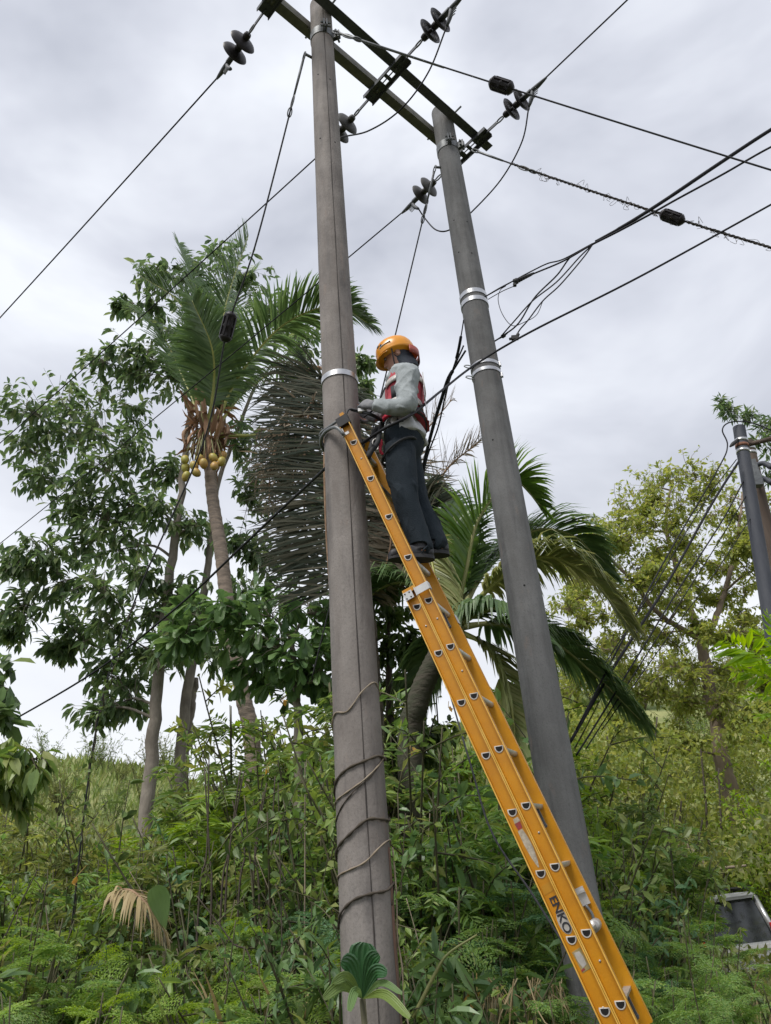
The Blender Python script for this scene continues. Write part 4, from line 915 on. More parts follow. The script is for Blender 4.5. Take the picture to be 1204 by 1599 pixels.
obj('chrome_strip', MB().box(Cp(0, -.012, .93), 1.5, .03, .07, np.stack([CX, CY, CZ], 1)), M['aluplate'], car, False)
obj('number_plate', MB().box(Cp(-.30, -.015, .80), .42, .02, .12, np.stack([CX, CY, CZ], 1)), M['aluplate'], car, False)
obj('wiper', MB().tube([Cp(.05, .10, 1.03), Cp(-.45, .14, 1.12)], .012, 6), M['black'], car)

# ------------------------------------------------------------------ foliage kit
T_LEAF8 = (A([[0, 0, 0], [.3, -.42, .07], [.3, 0, 0], [.3, .42, .07], [.68, -.40, .02], [.68, 0, -.05], [.68, .40, .02], [1, 0, -.16]]), [(0, 2, 1), (0, 3, 2), (1, 2, 5, 4), (2, 3, 6, 5), (4, 5, 7), (5, 6, 7)])
T_LEAF4 = (A([[0, 0, 0], [.42, -.5, .05], [.42, .5, .05], [1, 0, -.10], [.42, 0, -.02]]), [(0, 4, 1), (0, 2, 4), (1, 4, 3), (4, 2, 3)])
T_LEAF2 = (A([[0, 0, 0], [.45, -.5, .06], [1, 0, -.05], [.45, .5, .06]]), [(0, 3, 2, 1)])
T_OBOV = (A([[0, 0, 0], [.35, -.25, .05], [.35, 0, 0], [.35, .25, .05], [.75, -.5, .0], [.75, 0, -.07], [.75, .5, .0], [.95, -.28, -.14], [.95, .28, -.14], [1, 0, -.17]]), [(0, 2, 1), (0, 3, 2), (1, 2, 5, 4), (2, 3, 6, 5), (4, 5, 9, 7), (5, 6, 8, 9)])
def leaves(mb, P, Dv, Nv, ln, wd, T):
    tv, tf = T; n = len(P)
    if n == 0: return
    Dv = nrm(Dv); Sd = nrm(np.cross(Nv, Dv)); Up = np.cross(Dv, Sd)
    ln = np.broadcast_to(ln, (n,)); wd = np.broadcast_to(wd, (n,))
    v = P[:, None] + tv[None, :, 0, None] * (Dv * ln[:, None])[:, None] + tv[None, :, 1, None] * (Sd * wd[:, None])[:, None] + tv[None, :, 2, None] * (Up * ln[:, None])[:, None]
    lp = A([i for f in tf for i in f]); tt = A([len(f) for f in tf]); k = len(tv)
    mb.arr(v.reshape(-1, 3), (np.arange(n)[:, None] * k + lp[None]).reshape(-1), np.tile(tt, n))
def rdir(n): return nrm(rng.normal(size=(n, 3)))
def ball(n, p=.36): return rdir(n) * (rng.random(n) ** p)[:, None]

def clump_tree(name, label, cat, trunks, clumps, mleaf, mbark, leaf=(.2, .08), nt=12, nl=8, T=T_LEAF8, droop=.5, group=None, twig_r=.006, crown='crown', squash=.8, limb_r=.028, cluster=.6, root=None, trunk_k=12):
    root = trunks[0][0][0] if root is None else root
    th = thing(name, label, cat, root, group)
    tm = MB(); nodes = []
    for pts, r0, r1 in trunks:
        P = catmull(pts, 40); P[1:-1] += rng.normal(size=(38, 3)) * r1 * .25
        tm.tube(P, np.linspace(r0, r1, 40), trunk_k); nodes += [(p, r0 + (r1 - r0) * i / 39) for i, p in enumerate(P)]
    NP = A([p for p, _ in nodes]); NR = A([r for _, r in nodes])
    lm = MB(); tw = MB()
    order = sorted(range(len(clumps)), key=lambda i: np.min(np.linalg.norm(NP - clumps[i][0], axis=1)))
    for i in order:
        c, r, k = clumps[i]; c = np.asarray(c, float)
        dd = np.linalg.norm(NP - c, axis=1) + np.maximum(0, NP[:, 2] - c[2] + r * .3) * 1.2
        j = int(np.argmin(dd)); a = NP[j]; ra = min(limb_r, NR[j] * .8)
        mid = (a + c) / 2 + rng.normal(size=3) * .08 * np.linalg.norm(c - a) + Z3 * .05 * np.linalg.norm(c - a)
        Q = catmull([a, mid, c], 10); rq = np.linspace(ra, max(.006, ra * .35), 10)
        tm.tube(Q, rq, 6)
        NP = np.vstack([NP, Q[3:]]); NR = np.concatenate([NR, rq[3:]])
        k = k or nt
        ends = c + ball(k) * A([r, r, r * squash])
        for e_ in ends:
            st = Q[rng.integers(5, 10)]; m_ = (st + e_) / 2 + rng.normal(size=3) * r * .12 + Z3 * r * .08
            Tq = catmull([st, m_, e_], 6); tm.tube(Tq, np.linspace(twig_r, twig_r * .5, 6), 4, False)
            d = nrm(Tq[-1] - Tq[-3]); m2 = max(2, int(nl * rng.uniform(.7, 1.3)))
            t = 1 - cluster * rng.random(m2) ** 1.3; ii = t * 5; i0 = np.minimum(ii.astype(int), 4); p = Tq[i0] + (Tq[i0 + 1] - Tq[i0]) * (ii - i0)[:, None]
            o_ = rdir(m2); o_ = nrm(o_ - d * (o_ @ d)[:, None] * .9)
            dv = nrm(d * .45 + o_ * .85 - Z3 * droop * rng.uniform(.4, 1.4, m2)[:, None])
            nv = nrm(Z3 * 1.0 + rdir(m2) * .55 + o_ * .3)
            s_ = rng.uniform(.65, 1.2, m2)
            leaves(lm, p + o_ * .01, dv, nv, leaf[0] * s_, leaf[1] * s_ * rng.uniform(.85, 1.15, m2), T)
    obj('trunk' if cat == 'tree' else 'stems', tm, mbark, th)
    obj(crown, lm, mleaf, th, smooth=False)
    return th

def frond_mesh(pts, L_leaf, n=70, droop=.5, width=.035, fold=.35, r0=.03, start=.16, taper_tip=.35, jitter=.12, gap=0., curl=0., ang=(.42, .55), sidevec=None, side=(1, -1), npts=50):
    """a palm frond: returns (rachis MB, leaflet MB)"""
    P = catmull(pts, npts); T = nrm(np.gradient(P, axis=0))
    rm = MB().tube(P, np.concatenate([np.linspace(r0 * 1.6, r0, 8), np.linspace(r0, .006, npts - 8)]), 6)
    lm = MB()
    # the frond's own side axis stays level on average
    S_ = nrm(np.cross(T, Z3) + 1e-4)
    if sidevec is not None: sv = np.asarray(sidevec, float); S_ = nrm(sv - T * (T @ sv)[:, None])
    for i in range(1, npts):
        if S_[i] @ S_[i - 1] < 0: S_[i] = -S_[i]
    t = np.clip(np.linspace(start, 1.0, n) + rng.normal(size=n) * .25 * jitter / 10, start, 1.0); ii = t * (npts - 1); i0 = np.minimum(ii.astype(int), npts - 2); f = (ii - i0)[:, None]
    B = P[i0] + (P[i0 + 1] - P[i0]) * f; TT = nrm(T[i0] + (T[i0 + 1] - T[i0]) * f); SS = nrm(S_[i0]); UU = nrm(np.cross(SS, TT)); UU = np.where(UU[:, 2:] < 0, -UU, UU)
    ln = L_leaf * (np.minimum(1, .45 + (t - start) * 3.0) * (1 - (1 - taper_tip) * np.clip((t - .55) / .45, 0, 1) ** 1.3))
    for sg in side:
        m_ = rng.random(n) > gap
        k = int(m_.sum()); b_, tt, ss, uu, l_, tq = B[m_], TT[m_], SS[m_] * sg, UU[m_], ln[m_] * rng.uniform(1 - jitter, 1 + jitter, m_.sum()), t[m_]
        an_ = (ang[0] + ang[1] * tq)[:, None] + rng.normal(size=(k, 1)) * jitter * .5
        d0 = nrm(ss * np.cos(an_) + tt * np.sin(an_) + uu * fold + rng.normal(size=(k, 3)) * jitter * .5)
        q = np.linspace(0, 1, 5)
        C = []
        d = d0.copy(); p = b_.copy(); C.append(p)
        for s_ in range(4):
            d = nrm(d - Z3 * droop * (.12 + .30 * s_) * rng.uniform(.6, 1.4, (k, 1)) + rng.normal(size=(k, 3)) * curl); p = p + d * (l_ / 4)[:, None]; C.append(p)
        C = np.stack(C, 1)                                     # k,5,3
        wv = nrm(np.cross(d0, uu + rng.normal(size=(k, 3)) * .15)); ws = A([.55, 1, .9, .6, .0]) * width / 2
        vl = C[:, :4] - wv[:, None] * ws[None, :4, None]; vr = C[:, :4] + wv[:, None] * ws[None, :4, None]
        v = np.concatenate([vl, vr, C[:, 4:]], 1)              # 9 verts
        fc = [(0, 4, 5, 1), (1, 5, 6, 2), (2, 6, 7, 3), (3, 7, 8)]
        lp = A([i for f_ in fc for i in f_]); lm.arr(v.reshape(-1, 3), (np.arange(k)[:, None] * 9 + lp[None]).reshape(-1), np.tile(A([4, 4, 4, 3]), k))
    return rm, lm
def add_frond(th, pts, mleaf, mr, label=None, **kw):
    rm, lm = frond_mesh(pts, **kw)
    fr = obj('frond', lm, mleaf, th, smooth=False)
    obj('rachis', rm, mr, fr)
    if label: fr['label'] = label
    return fr

# ------------------------------------------------------------------ coconut palm with nuts (left)
Yp = 12.0
trk = [W(400, 1330, Yp + .6), W(396, 1205, Yp + .5), W(378, 1080, Yp + .35), W(357, 960, Yp + .2), W(345, 860, Yp + .1), W(331, 770, Yp), W(326, 690, Yp)]
base = trk[0].copy(); base[2] = gz(base[0], base[1]) - .2; trk = [base] + trk[1:]
palm = thing('coconut_palm', 'leaning coconut palm with yellow nuts and upright green fronds, left of the poles', 'palm', base)
P = catmull(trk, 120); rad = np.interp(np.linspace(0, 1, 120), [0, .12, .9, 1], [.17, .135, .105, .16]); rad = rad * (1 + .06 * (np.arange(120) % 3 == 0))
obj('trunk', MB().tube(P, rad, 14), M['palmtrunk'], palm)
pc = W(326, 655, Yp)
def PF(*a): return [W(x, y, Yp + dy) for x, y, dy in a]
fr_ = [ (PF((330, 668, 0), (338, 600, -.1), (352, 480, -.3), (388, 368, -.3)), 'lf_palm', dict(L_leaf=1.15, droop=.22, width=.05, n=148, fold=.25)),
        (PF((322, 668, 0), (318, 580, .2), (312, 470, .5), (278, 382, .9)), 'lf_palm', dict(L_leaf=1.0, droop=.30, width=.05, n=135)),
        (PF((318, 668, 0), (308, 580, .0), (285, 480, .1), (215, 428, .2)), 'lf_palm', dict(L_leaf=.95, droop=.35, width=.05, n=135)),
        (PF((336, 668, 0), (372, 590, -.3), (440, 510, -.6), (520, 478, -.8), (575, 505, -.9)), 'lf_palm', dict(L_leaf=1.15, droop=.42, width=.05, n=162)),
        (PF((338, 668, 0), (385, 610, .5), (440, 580, 1.2), (490, 610, 1.6)), 'lf_palm', dict(L_leaf=.9, droop=.5, width=.05, n=121)),
        (PF((326, 665, .1), (340, 560, .9), (362, 470, 1.8), (400, 420, 2.6)), 'lf_palm', dict(L_leaf=.9, droop=.4, width=.05, n=121)),
        (PF((318, 668, 0), (285, 590, .6), (250, 520, 1.4), (200, 480, 2.2)), 'lf_palm', dict(L_leaf=1.0, droop=.45, width=.05, n=121)),
        (PF((340, 680, 0), (380, 681, .1), (430, 684, .3), (490, 735, .5), (500, 800, .5)), 'lf_palm', dict(L_leaf=.95, droop=.6, width=.05, n=108, start=.45, r0=.035)),
        (PF((324, 665, -.1), (334, 600, -.5), (330, 540, -1.0), (300, 470, -1.5)), 'lf_palm', dict(L_leaf=.95, droop=.4, width=.05, n=108)) ]
for pts, m_, kw in fr_: add_frond(palm, pts, M[m_], M['petiole'], None, **kw)
# husks, hanging spathes, nuts
hm = MB()
for q in range(150):
    a = rng.uniform(0, 2 * np.pi); h = rng.uniform(-.75, .35); o_ = A([math.cos(a), math.sin(a), 0]) * (.13 + .12 * rng.random())
    p = pc + o_ + Z3 * h; leaves(hm, p[None], nrm(o_ * rng.uniform(.3, 2.0) + Z3 * rng.uniform(-1.2, .7))[None], nrm(o_)[None], rng.uniform(.25, .6), rng.uniform(.04, .12), T_LEAF8)
obj('husk', hm, leafmat('dry_palm_fibre', [(.30, .19, .115), (.22, .14, .09), (.14, .09, .06)], .9, .1, .2), palm)
for dx, dy, ln in ((-.05, -.1, .75), (.30, -.05, .65), (-.32, .0, .6), (.18, -.15, .8)):
    p = pc + A([dx, dy, -.12]); obj('spathe', MB().tube(catmull([p, p + A([dx * .4, -.08, -ln * .4]), p + A([dx * .2, -.1, -ln])], 10), [.012, .02, .03, .036, .04, .038, .032, .024, .015, .006], 8), M['husk'], palm)
for x, y, dy in ((289, 718, -.3), (303, 728, -.35), (290, 731, -.25), (312, 718, -.3), (306, 738, -.35), (291, 744, -.3), (333, 715, -.3), (346, 721, -.3), (335, 728, -.35), (348, 712, -.1), (318, 724, -.38)):
    p = W(x, y, Yp + dy); nut = [(0, -.11), (.036, -.10), (.068, -.055), (.078, 0), (.068, .05), (.04, .085), (.0, .10)]
    obj('coconut', MB().lathe(nut, p, nrm(A([rng.normal() * .4, rng.normal() * .4, 1])), 14), M['nut'], palm)
    obj('stalk', MB().tube(catmull([p + Z3 * .1, (p + pc) / 2 + A([0, -.08, .1]), pc - Z3 * .25], 6), .008, 5), M['rachis'], palm)

# ------------------------------------------------------------------ half dead palm hidden behind the left pole
Yd_ = 8.6
dp = W(545, 640, Yd_ + .2)
base = A([dp[0] + .05, Yd_ + .6, 0]); base[2] = gz(base[0], base[1]) - .2
dpalm = thing('coconut_palm', 'half-dead palm behind the left pole with grey fronds hanging in a curtain', 'palm', base)
obj('trunk', MB().tube(catmull([base, (base + dp) / 2 + A([.05, 0, 0]), dp], 60), np.linspace(.13, .10, 60) * (1 + .05 * (np.arange(60) % 3 == 0)), 12), M['palmtrunk'], dpalm)
def DF(*a): return [W(x, y, Yd_ + dy) for x, y, dy in a]
for pts, m_, mr, kw in (
    (DF((540, 630, .1), (520, 600, -.1), (508, 680, -.35), (508, 800, -.35), (515, 930, -.3)), 'lf_deadgreen', 'husk', dict(L_leaf=.95, droop=.05, sidevec=(1, .25, 0), ang=(.02, .25), n=230, fold=.0, width=.030, jitter=.24, curl=.02, taper_tip=.7, start=.2)),
    (DF((540, 625, .1), (505, 590, .2), (480, 660, .3), (475, 780, .4), (480, 900, .5)), 'lf_deadgreen', 'husk', dict(L_leaf=.85, droop=.07, sidevec=(1, .25, 0), ang=(.05, .3), n=200, fold=.0, width=.028, jitter=.28, curl=.025, taper_tip=.7, start=.2)),
    (DF((542, 628, .1), (500, 575, .4), (462, 600, .6), (440, 680, .7), (440, 760, .7)), 'lf_deadgreen', 'husk', dict(L_leaf=.75, droop=.3, n=80, jitter=.3)),
    (DF((540, 640, 0), (500, 640, -.1), (455, 660, -.2), (425, 720, -.3), (420, 790, -.3)), 'lf_dead', 'husk', dict(L_leaf=.6, droop=.5, n=60, jitter=.45, curl=.25, gap=.25, width=.028)),
    (DF((548, 640, .1), (590, 700, .3), (600, 800, .4), (590, 900, .5)), 'lf_deadgreen', 'husk', dict(L_leaf=.9, droop=.08, sidevec=(1, .25, 0), ang=(.05, .3), n=110, fold=.0, jitter=.25, start=.25)),
    (DF((548, 640, .2), (620, 720, .5), (635, 830, .6), (630, 930, .6)), 'lf_dead', 'husk', dict(L_leaf=.85, droop=.10, sidevec=(1, .25, 0), ang=(.0, .3), n=90, fold=.0, jitter=.35, curl=.08, gap=.1, start=.2)),
    (DF((552, 650, .1), (600, 770, -.1), (610, 850, -.1), (585, 930, -.1)), 'lf_dead', 'husk', dict(L_leaf=.7, droop=.08, sidevec=(1, .25, 0), ang=(-.05, .2), n=90, fold=.0, jitter=.4, curl=.12, gap=.1, width=.045, start=.3))):
    add_frond(dpalm, pts, M[m_], M[mr], None, **kw)
hm = MB()
for q in range(160):
    p = W(rng.uniform(400, 470), rng.uniform(690, 770), Yd_ + rng.uniform(-.4, .2)); leaves(hm, p[None], rdir(1), rdir(1), rng.uniform(.12, .35), .02, T_LEAF4)
obj('dead_fibre', hm, M['lf_dead'], dpalm)

# ------------------------------------------------------------------ green palm between and behind the poles
Yg = 8.2
gc = W(708, 975, Yg)
trkp = [W(640, 1330, Yg + .2), W(640, 1200, Yg + .2), W(652, 1100, Yg + .1), W(678, 1035, Yg), W(706, 985, Yg)]
b0 = trkp[0].copy(); b0[2] = gz(b0[0], b0[1]) - .2
gpalm = thing('coconut_palm', 'green palm behind the right pole with fronds arching both sides, some yellowing', 'palm', b0)
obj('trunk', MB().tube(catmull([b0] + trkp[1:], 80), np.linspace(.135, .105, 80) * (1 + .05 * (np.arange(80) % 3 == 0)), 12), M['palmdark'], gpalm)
def GF(*a): return [W(x, y, Yg + dy) for x, y, dy in a]
for pts, m_, kw in (
    (GF((712, 965, 0), (728, 890, -.1), (748, 810, -.2), (800, 752, -.2), (845, 790, -.2)), 'lf_palm_b', dict(L_leaf=.75, droop=.35, n=137, width=.045)),
    (GF((716, 965, 0), (760, 890, .3), (830, 830, .6), (900, 840, .9), (950, 900, 1.0)), 'lf_palm', dict(L_leaf=.75, droop=.5, n=137, width=.045)),
    (GF((716, 970, 0), (780, 905, -.2), (850, 870, -.3), (920, 900, -.4), (985, 980, -.4)), 'lf_palm_y', dict(L_leaf=.75, droop=.75, n=137, width=.045)),
    (GF((716, 980, 0), (780, 975, .2), (860, 1000, .3), (930, 1055, .3), (1000, 1125, .3)), 'lf_palm', dict(L_leaf=.85, droop=.85, n=150, width=.045)),
    (GF((712, 985, -.1), (760, 1010, -.3), (790, 1070, -.4), (805, 1160, -.5), (800, 1260, -.5)), 'lf_palm_y', dict(L_leaf=.8, droop=.7, n=137, width=.045)),
    (GF((706, 970, 0), (690, 905, -.2), (672, 865, -.3), (690, 940, -.5), (715, 985, -.55)), 'lf_palm_y', dict(L_leaf=.5, droop=.6, n=100, width=.045, start=.3)),
    (GF((708, 970, 0), (716, 900, .3), (712, 820, .5), (680, 760, .7)), 'lf_palm', dict(L_leaf=.7, droop=.4, n=112, width=.045)),
    (GF((706, 980, 0), (660, 930, .1), (620, 910, .2), (570, 940, .2), (540, 1010, .2)), 'lf_palm', dict(L_leaf=.75, droop=.8, n=125, width=.045)),
    (GF((712, 980, 0), (745, 960, -.5), (790, 950, -.9), (850, 1000, -1.2)), 'lf_palm', dict(L_leaf=.7, droop=.8, n=112, width=.045)),
    (GF((706, 985, .1), (690, 1000, .3), (665, 1050, .5), (650, 1130, .6)), 'lf_palm', dict(L_leaf=.7, droop=.7, n=100, width=.045)),
    (GF((714, 965, .1), (740, 900, .5), (790, 850, .9), (830, 830, 1.2)), 'lf_palm', dict(L_leaf=.7, droop=.4, n=112, width=.045)),
    (GF((704, 965, .1), (655, 860, .5), (690, 745, .6), (748, 690, .6)), 'lf_dead', dict(L_leaf=.62, droop=.22, n=112, jitter=.3, curl=.06, gap=.15, width=.020)),
    (GF((704, 965, .2), (640, 800, .9), (650, 700, 1.1), (705, 625, 1.2)), 'lf_dead', dict(L_leaf=.70, droop=.22, n=112, jitter=.3, curl=.06, gap=.2, width=.017)),
    (GF((704, 972, 0), (668, 870, .3), (650, 800, .3), (660, 770, .1)), 'lf_deadgreen', dict(L_leaf=.7, droop=.3, n=112, width=.045, jitter=.3))):
    add_frond(gpalm, pts, M[m_], M['petiole'] if m_ == 'lf_palm_y' else M['rachis'] if m_ != 'lf_dead' else M['husk'], None, **kw)

# ------------------------------------------------------------------ broad-leaved tree on the left
Yt = 13.6
def CL(lst, Y0, k=None, spread=.9):
    out_ = []
    for x, y, r in lst:
        Yq = Y0 + rng.uniform(-spread, spread); c = W(x, y, Yq); dpt = -(RCW.T @ (c - EYE))[2]
        out_.append((c, r * 1.5 * dpt / FPX, k))
    return out_
def down(p): q = p.copy(); q[2] = gz(p[0], p[1]) - .2; return q
t1 = [down(W(228, 1330, Yt)), W(232, 1240, Yt), W(245, 1080, Yt), W(265, 900, Yt), W(280, 790, Yt), W(296, 660, Yt), W(312, 540, Yt)]
t2 = [down(W(268, 1330, Yt + .5)), W(276, 1240, Yt + .5), W(296, 1060, Yt + .5), W(318, 930, Yt + .5), W(330, 840, Yt + .5), W(345, 740, Yt + .6), W(400, 600, Yt + .6)]
t3 = [down(W(290, 1330, Yt + .9)), W(288, 1220, Yt + .9), W(305, 1060, Yt + .8)]
cl = [(40, 640, 42), (95, 625, 45), (150, 655, 45), (45, 700, 40), (100, 690, 42), (155, 725, 42), (60, 745, 35), (110, 775, 32), (205, 655, 38), (190, 700, 35), (225, 545, 42), (265, 590, 40), (200, 590, 35), (285, 520, 40), (190, 480, 14), (230, 475, 32), (248, 432, 28), (300, 440, 32), (345, 405, 28), (385, 430, 35), (410, 480, 38), (450, 500, 35), (480, 540, 30), (565, 565, 16), (568, 610, 16), (160, 565, 28),
      (140, 800, 38), (200, 790, 35), (245, 790, 35), (120, 850, 40), (180, 860, 42), (60, 860, 32), (25, 880, 25), (90, 910, 35), (40, 945, 30), (160, 920, 42), (215, 900, 38), (15, 985, 20), (120, 985, 34), (180, 985, 40), (240, 960, 40), (290, 930, 36), (90, 1010, 20), (230, 1030, 38), (170, 1050, 34), (270, 1010, 34), (195, 1095, 32), (150, 1110, 26), (370, 850, 36), (390, 760, 36), (370, 690, 30), (300, 830, 30), (410, 870, 32), (340, 1020, 30), (385, 930, 30), (260, 740, 26)]
clump_tree('broadleaf_tree', 'tall broad-leaved tree with pale slim trunks standing left of the coconut palm', 'tree', [(t1, .135, .05), (t2, .125, .035), (t3, .10, .06)], CL(cl, Yt), M['lf_broad'], M['bark'], leaf=(.25, .095), nt=27, nl=8, droop=.7, cluster=.75, limb_r=.035, squash=.9)
# nearer broad-leaved tree with big pale leaves between the palm and the left pole
Yn = 8.8
cl = [(420, 960, 40), (460, 940, 38), (500, 960, 35), (430, 1010, 40), (480, 1010, 40), (510, 1050, 30), (390, 1000, 30), (450, 1060, 36), (360, 960, 34), (320, 975, 34), (280, 1000, 30), (300, 960, 26), (395, 1050, 26)]
clump_tree('broadleaf_tree', 'smaller tree with large pale green leaves just left of the left pole', 'tree', [([down(W(470, 1330, Yn)), W(468, 1200, Yn), W(462, 1080, Yn), W(455, 1000, Yn)], .07, .03)], CL(cl, Yn, None, .5), M['lf_pale'], M['bark'], leaf=(.24, .105), nt=15, nl=7, T=T_OBOV, droop=.5, cluster=.25, limb_r=.03)
cl = [(612, 960, 26), (602, 1015, 26), (640, 1000, 20), (615, 1075, 26), (648, 1060, 20), (607, 1135, 26), (640, 1125, 24), (612, 1195, 26), (655, 1180, 22), (690, 1150, 18), (600, 920, 18)]
clump_tree('vine_covered_tree', 'dark vine-covered stem with hanging leaves just right of the left pole', 'tree', [([down(W(612, 1330, 9.3)), W(612, 1200, 9.3), W(608, 1080, 9.3), W(606, 960, 9.3), W(604, 900, 9.3)], .06, .025)], CL(cl, 9.2, None, .5), M['lf_dark'], M['twig'], leaf=(.15, .07), nt=22, nl=9, droop=.7, cluster=.7)
# leaf sprays that reach into the frame at the left edge
cl = [(8, 1075, 26), (-18, 1050, 30), (5, 1120, 16)]
clump_tree('broadleaf_tree', 'dark lobed leaf spray reaching in from the left edge', 'tree', [([down(W(-110, 1500, 6.5)), W(-100, 1250, 6.5), W(-60, 1100, 6.5), W(-20, 1060, 6.5)], .05, .02)], CL(cl, 6.4, None, .3), M['lf_broad'], M['twig'], leaf=(.20, .12), nt=8, nl=6, droop=.6, cluster=.5)
cl = [(15, 1180, 26), (30, 1215, 24), (-10, 1210, 30), (8, 1255, 26), (60, 1185, 22)]
clump_tree('broadleaf_tree', 'bright hanging leaves of a sapling by the left edge above the bushes', 'tree', [([down(W(-40, 1560, 6.0)), W(-30, 1350, 6.0), W(-15, 1230, 6.0), W(10, 1180, 6.0)], .03, .012)], CL(cl, 6.0, None, .3), M['lf_shrub'], M['twig'], leaf=(.19, .07), nt=8, nl=7, droop=1.1, cluster=.5)

# ------------------------------------------------------------------ olive tree on the right
Yo = 19.0
t1 = [down(W(1168, 1320, Yo)), W(1150, 1270, Yo), W(1122, 1160, Yo), W(1105, 1060, Yo), W(1090, 980, Yo)]
t2 = [W(1100, 1010, Yo), W(1130, 930, Yo), W(1150, 850, Yo), W(1160, 770, Yo)]
t3 = [W(1092, 990, Yo), W(1060, 900, Yo), W(1040, 820, Yo), W(1050, 750, Yo)]
t4 = [W(1095, 1000, Yo), W(1030, 960, Yo - .5), W(980, 900, Yo - .8), W(930, 850, Yo - 1)]
cl = [(1085, 735, 34), (1045, 745, 32), (1010, 765, 36), (1060, 785, 36), (970, 795, 36), (1010, 815, 38), (935, 825, 32), (965, 850, 36), (915, 865, 32), (1110, 760, 34), (1140, 790, 36), (1105, 810, 36), (1055, 840, 36), (1175, 830, 34), (1140, 850, 32), (900, 905, 34), (940, 900, 34), (990, 890, 32), (1020, 870, 28), (890, 950, 36), (940, 960, 38), (1000, 945, 28), (1060, 900, 24), (1190, 890, 30), (1165, 920, 26), (1110, 890, 20), (890, 1010, 36), (945, 1015, 36), (1000, 1000, 30), (1050, 1000, 34), (1030, 1045, 34), (1080, 1050, 30), (960, 1060, 34), (900, 1070, 34), (1000, 1085, 34), (1060, 1100, 34), (1150, 985, 26), (1185, 1000, 28), (1160, 1050, 30), (1195, 1070, 30), (1120, 1100, 30), (1175, 1120, 34), (1205, 780, 26), (1210, 850, 30), (875, 885, 20)]
top_x, top_y = [870, 905, 940, 990, 1040, 1085, 1120, 1160, 1215], [900, 850, 815, 775, 745, 735, 750, 770, 770]
for q in range(85):
    x_ = rng.uniform(872, 1215); y_ = rng.uniform(np.interp(x_, top_x, top_y) + 22, 1170); cl.append((x_, y_, rng.uniform(14, 26)))
clump_tree('olive_green_tree', 'big rounded olive green tree on the right behind the far lines', 'tree', [(t1, .25, .12), (t2, .09, .03), (t3, .09, .03), (t4, .08, .03)], CL(cl, Yo, None, 1.6), M['lf_olive'], M['farbark'], leaf=(.155, .07), nt=25, nl=12, T=T_LEAF4, droop=.4, cluster=.85, twig_r=.007, limb_r=.035, squash=.8)
cl = [(1140, 640, 13), (1125, 632, 10), (1165, 648, 8), (1190, 665, 18), (1205, 690, 20), (1180, 690, 12), (1215, 660, 20), (1205, 740, 20), (1212, 800, 24)]
clump_tree('overhanging_tree', 'leafy branch tips behind the far poles at the right edge', 'tree', [([down(W(1330, 1400, 14)), W(1320, 1000, 14), W(1280, 760, 14), W(1230, 690, 14)], .15, .04)], CL(cl, 14, None, .5), M['lf_broad'], M['twig'], leaf=(.21, .055), nt=12, nl=8, T=T_LEAF4, droop=.5, cluster=.6)

# ------------------------------------------------------------------ undergrowth
def bipinnate(mb, P0, d0, ln, droop, npin=9, nleaf=8, fine=True):
    """one feathery leaf made of paired pinnae"""
    n = 12; P = [P0]; d = nrm(d0)
    for i in range(n): d = nrm(d - Z3 * droop / n); P.append(P[-1] + d * ln / n)
    P = A(P); T = nrm(np.gradient(P, axis=0)); mb.tube(P, np.linspace(.003, .0012, n + 1), 3, False)
    S_ = nrm(np.cross(T, Z3 + rng.normal(size=3) * .2)); U_ = np.cross(S_, T)
    base, dirs, nor, le = [], [], [], []
    for i in range(npin):
        t = .2 + .8 * (i + .5) / npin; j = min(n - 1, int(t * n)); pl = ln * .42 * math.sin(math.pi * (.18 + .72 * t)) ** .8
        for sg in (1, -1):
            pd = nrm(S_[j] * sg + T[j] * .55 - Z3 * .12 + rng.normal(size=3) * .08)
            p = P[j] + (P[j + 1] - P[j]) * (t * n - j)
            if not fine: base.append(p); dirs.append(pd); nor.append(U_[j] + rng.normal(size=3) * .25); le.append(pl); continue
            sd = nrm(np.cross(pd, U_[j]))
            q = np.linspace(.08, 1, nleaf)
            for s2 in (1, -1):
                for qq in q:
                    base.append(p + pd * pl * qq - Z3 * .10 * pl * qq * qq); dirs.append(pd * .55 + sd * s2); nor.append(U_[j] + rng.normal(size=3) * .25); le.append(pl * .30 * (1.1 - .45 * qq))
    le = A(le)
    leaves(mb, A(base), A(dirs) + rng.normal(size=(len(base), 3)) * .18, A(nor) + rng.normal(size=(len(base), 3)) * .3, le * rng.uniform(.7, 1.2, len(le)), le * (.34 if fine else .22), T_LEAF2)
def shrub_feather(seed, h, nst, nlv, ln, fine=True, droop=1.1):
    global rng
    rng = np.random.default_rng(seed); st, lf = MB(), MB()
    for s_ in range(nst):
        a = rng.uniform(0, 2 * np.pi); o_ = A([math.cos(a), math.sin(a), 0]); hh = h * rng.uniform(.55, 1.0)
        P = catmull([o_ * .05, o_ * .16 * h + Z3 * hh * .5, o_ * rng.uniform(.2, .42) * h + Z3 * hh], 16)
        st.tube(P, np.linspace(.012, .004, 16), 5)
        for q in range(nlv):
            t = rng.uniform(.35, 1.0); i = min(14, int(t * 15)); p = P[i]
            b_ = rng.uniform(0, 2 * np.pi); d = A([math.cos(b_), math.sin(b_), rng.uniform(.15, .9)])
            bipinnate(lf, p, d, ln * rng.uniform(.6, 1.3), droop * rng.uniform(.4, 1.8), 9, 6, fine)
    return st, lf
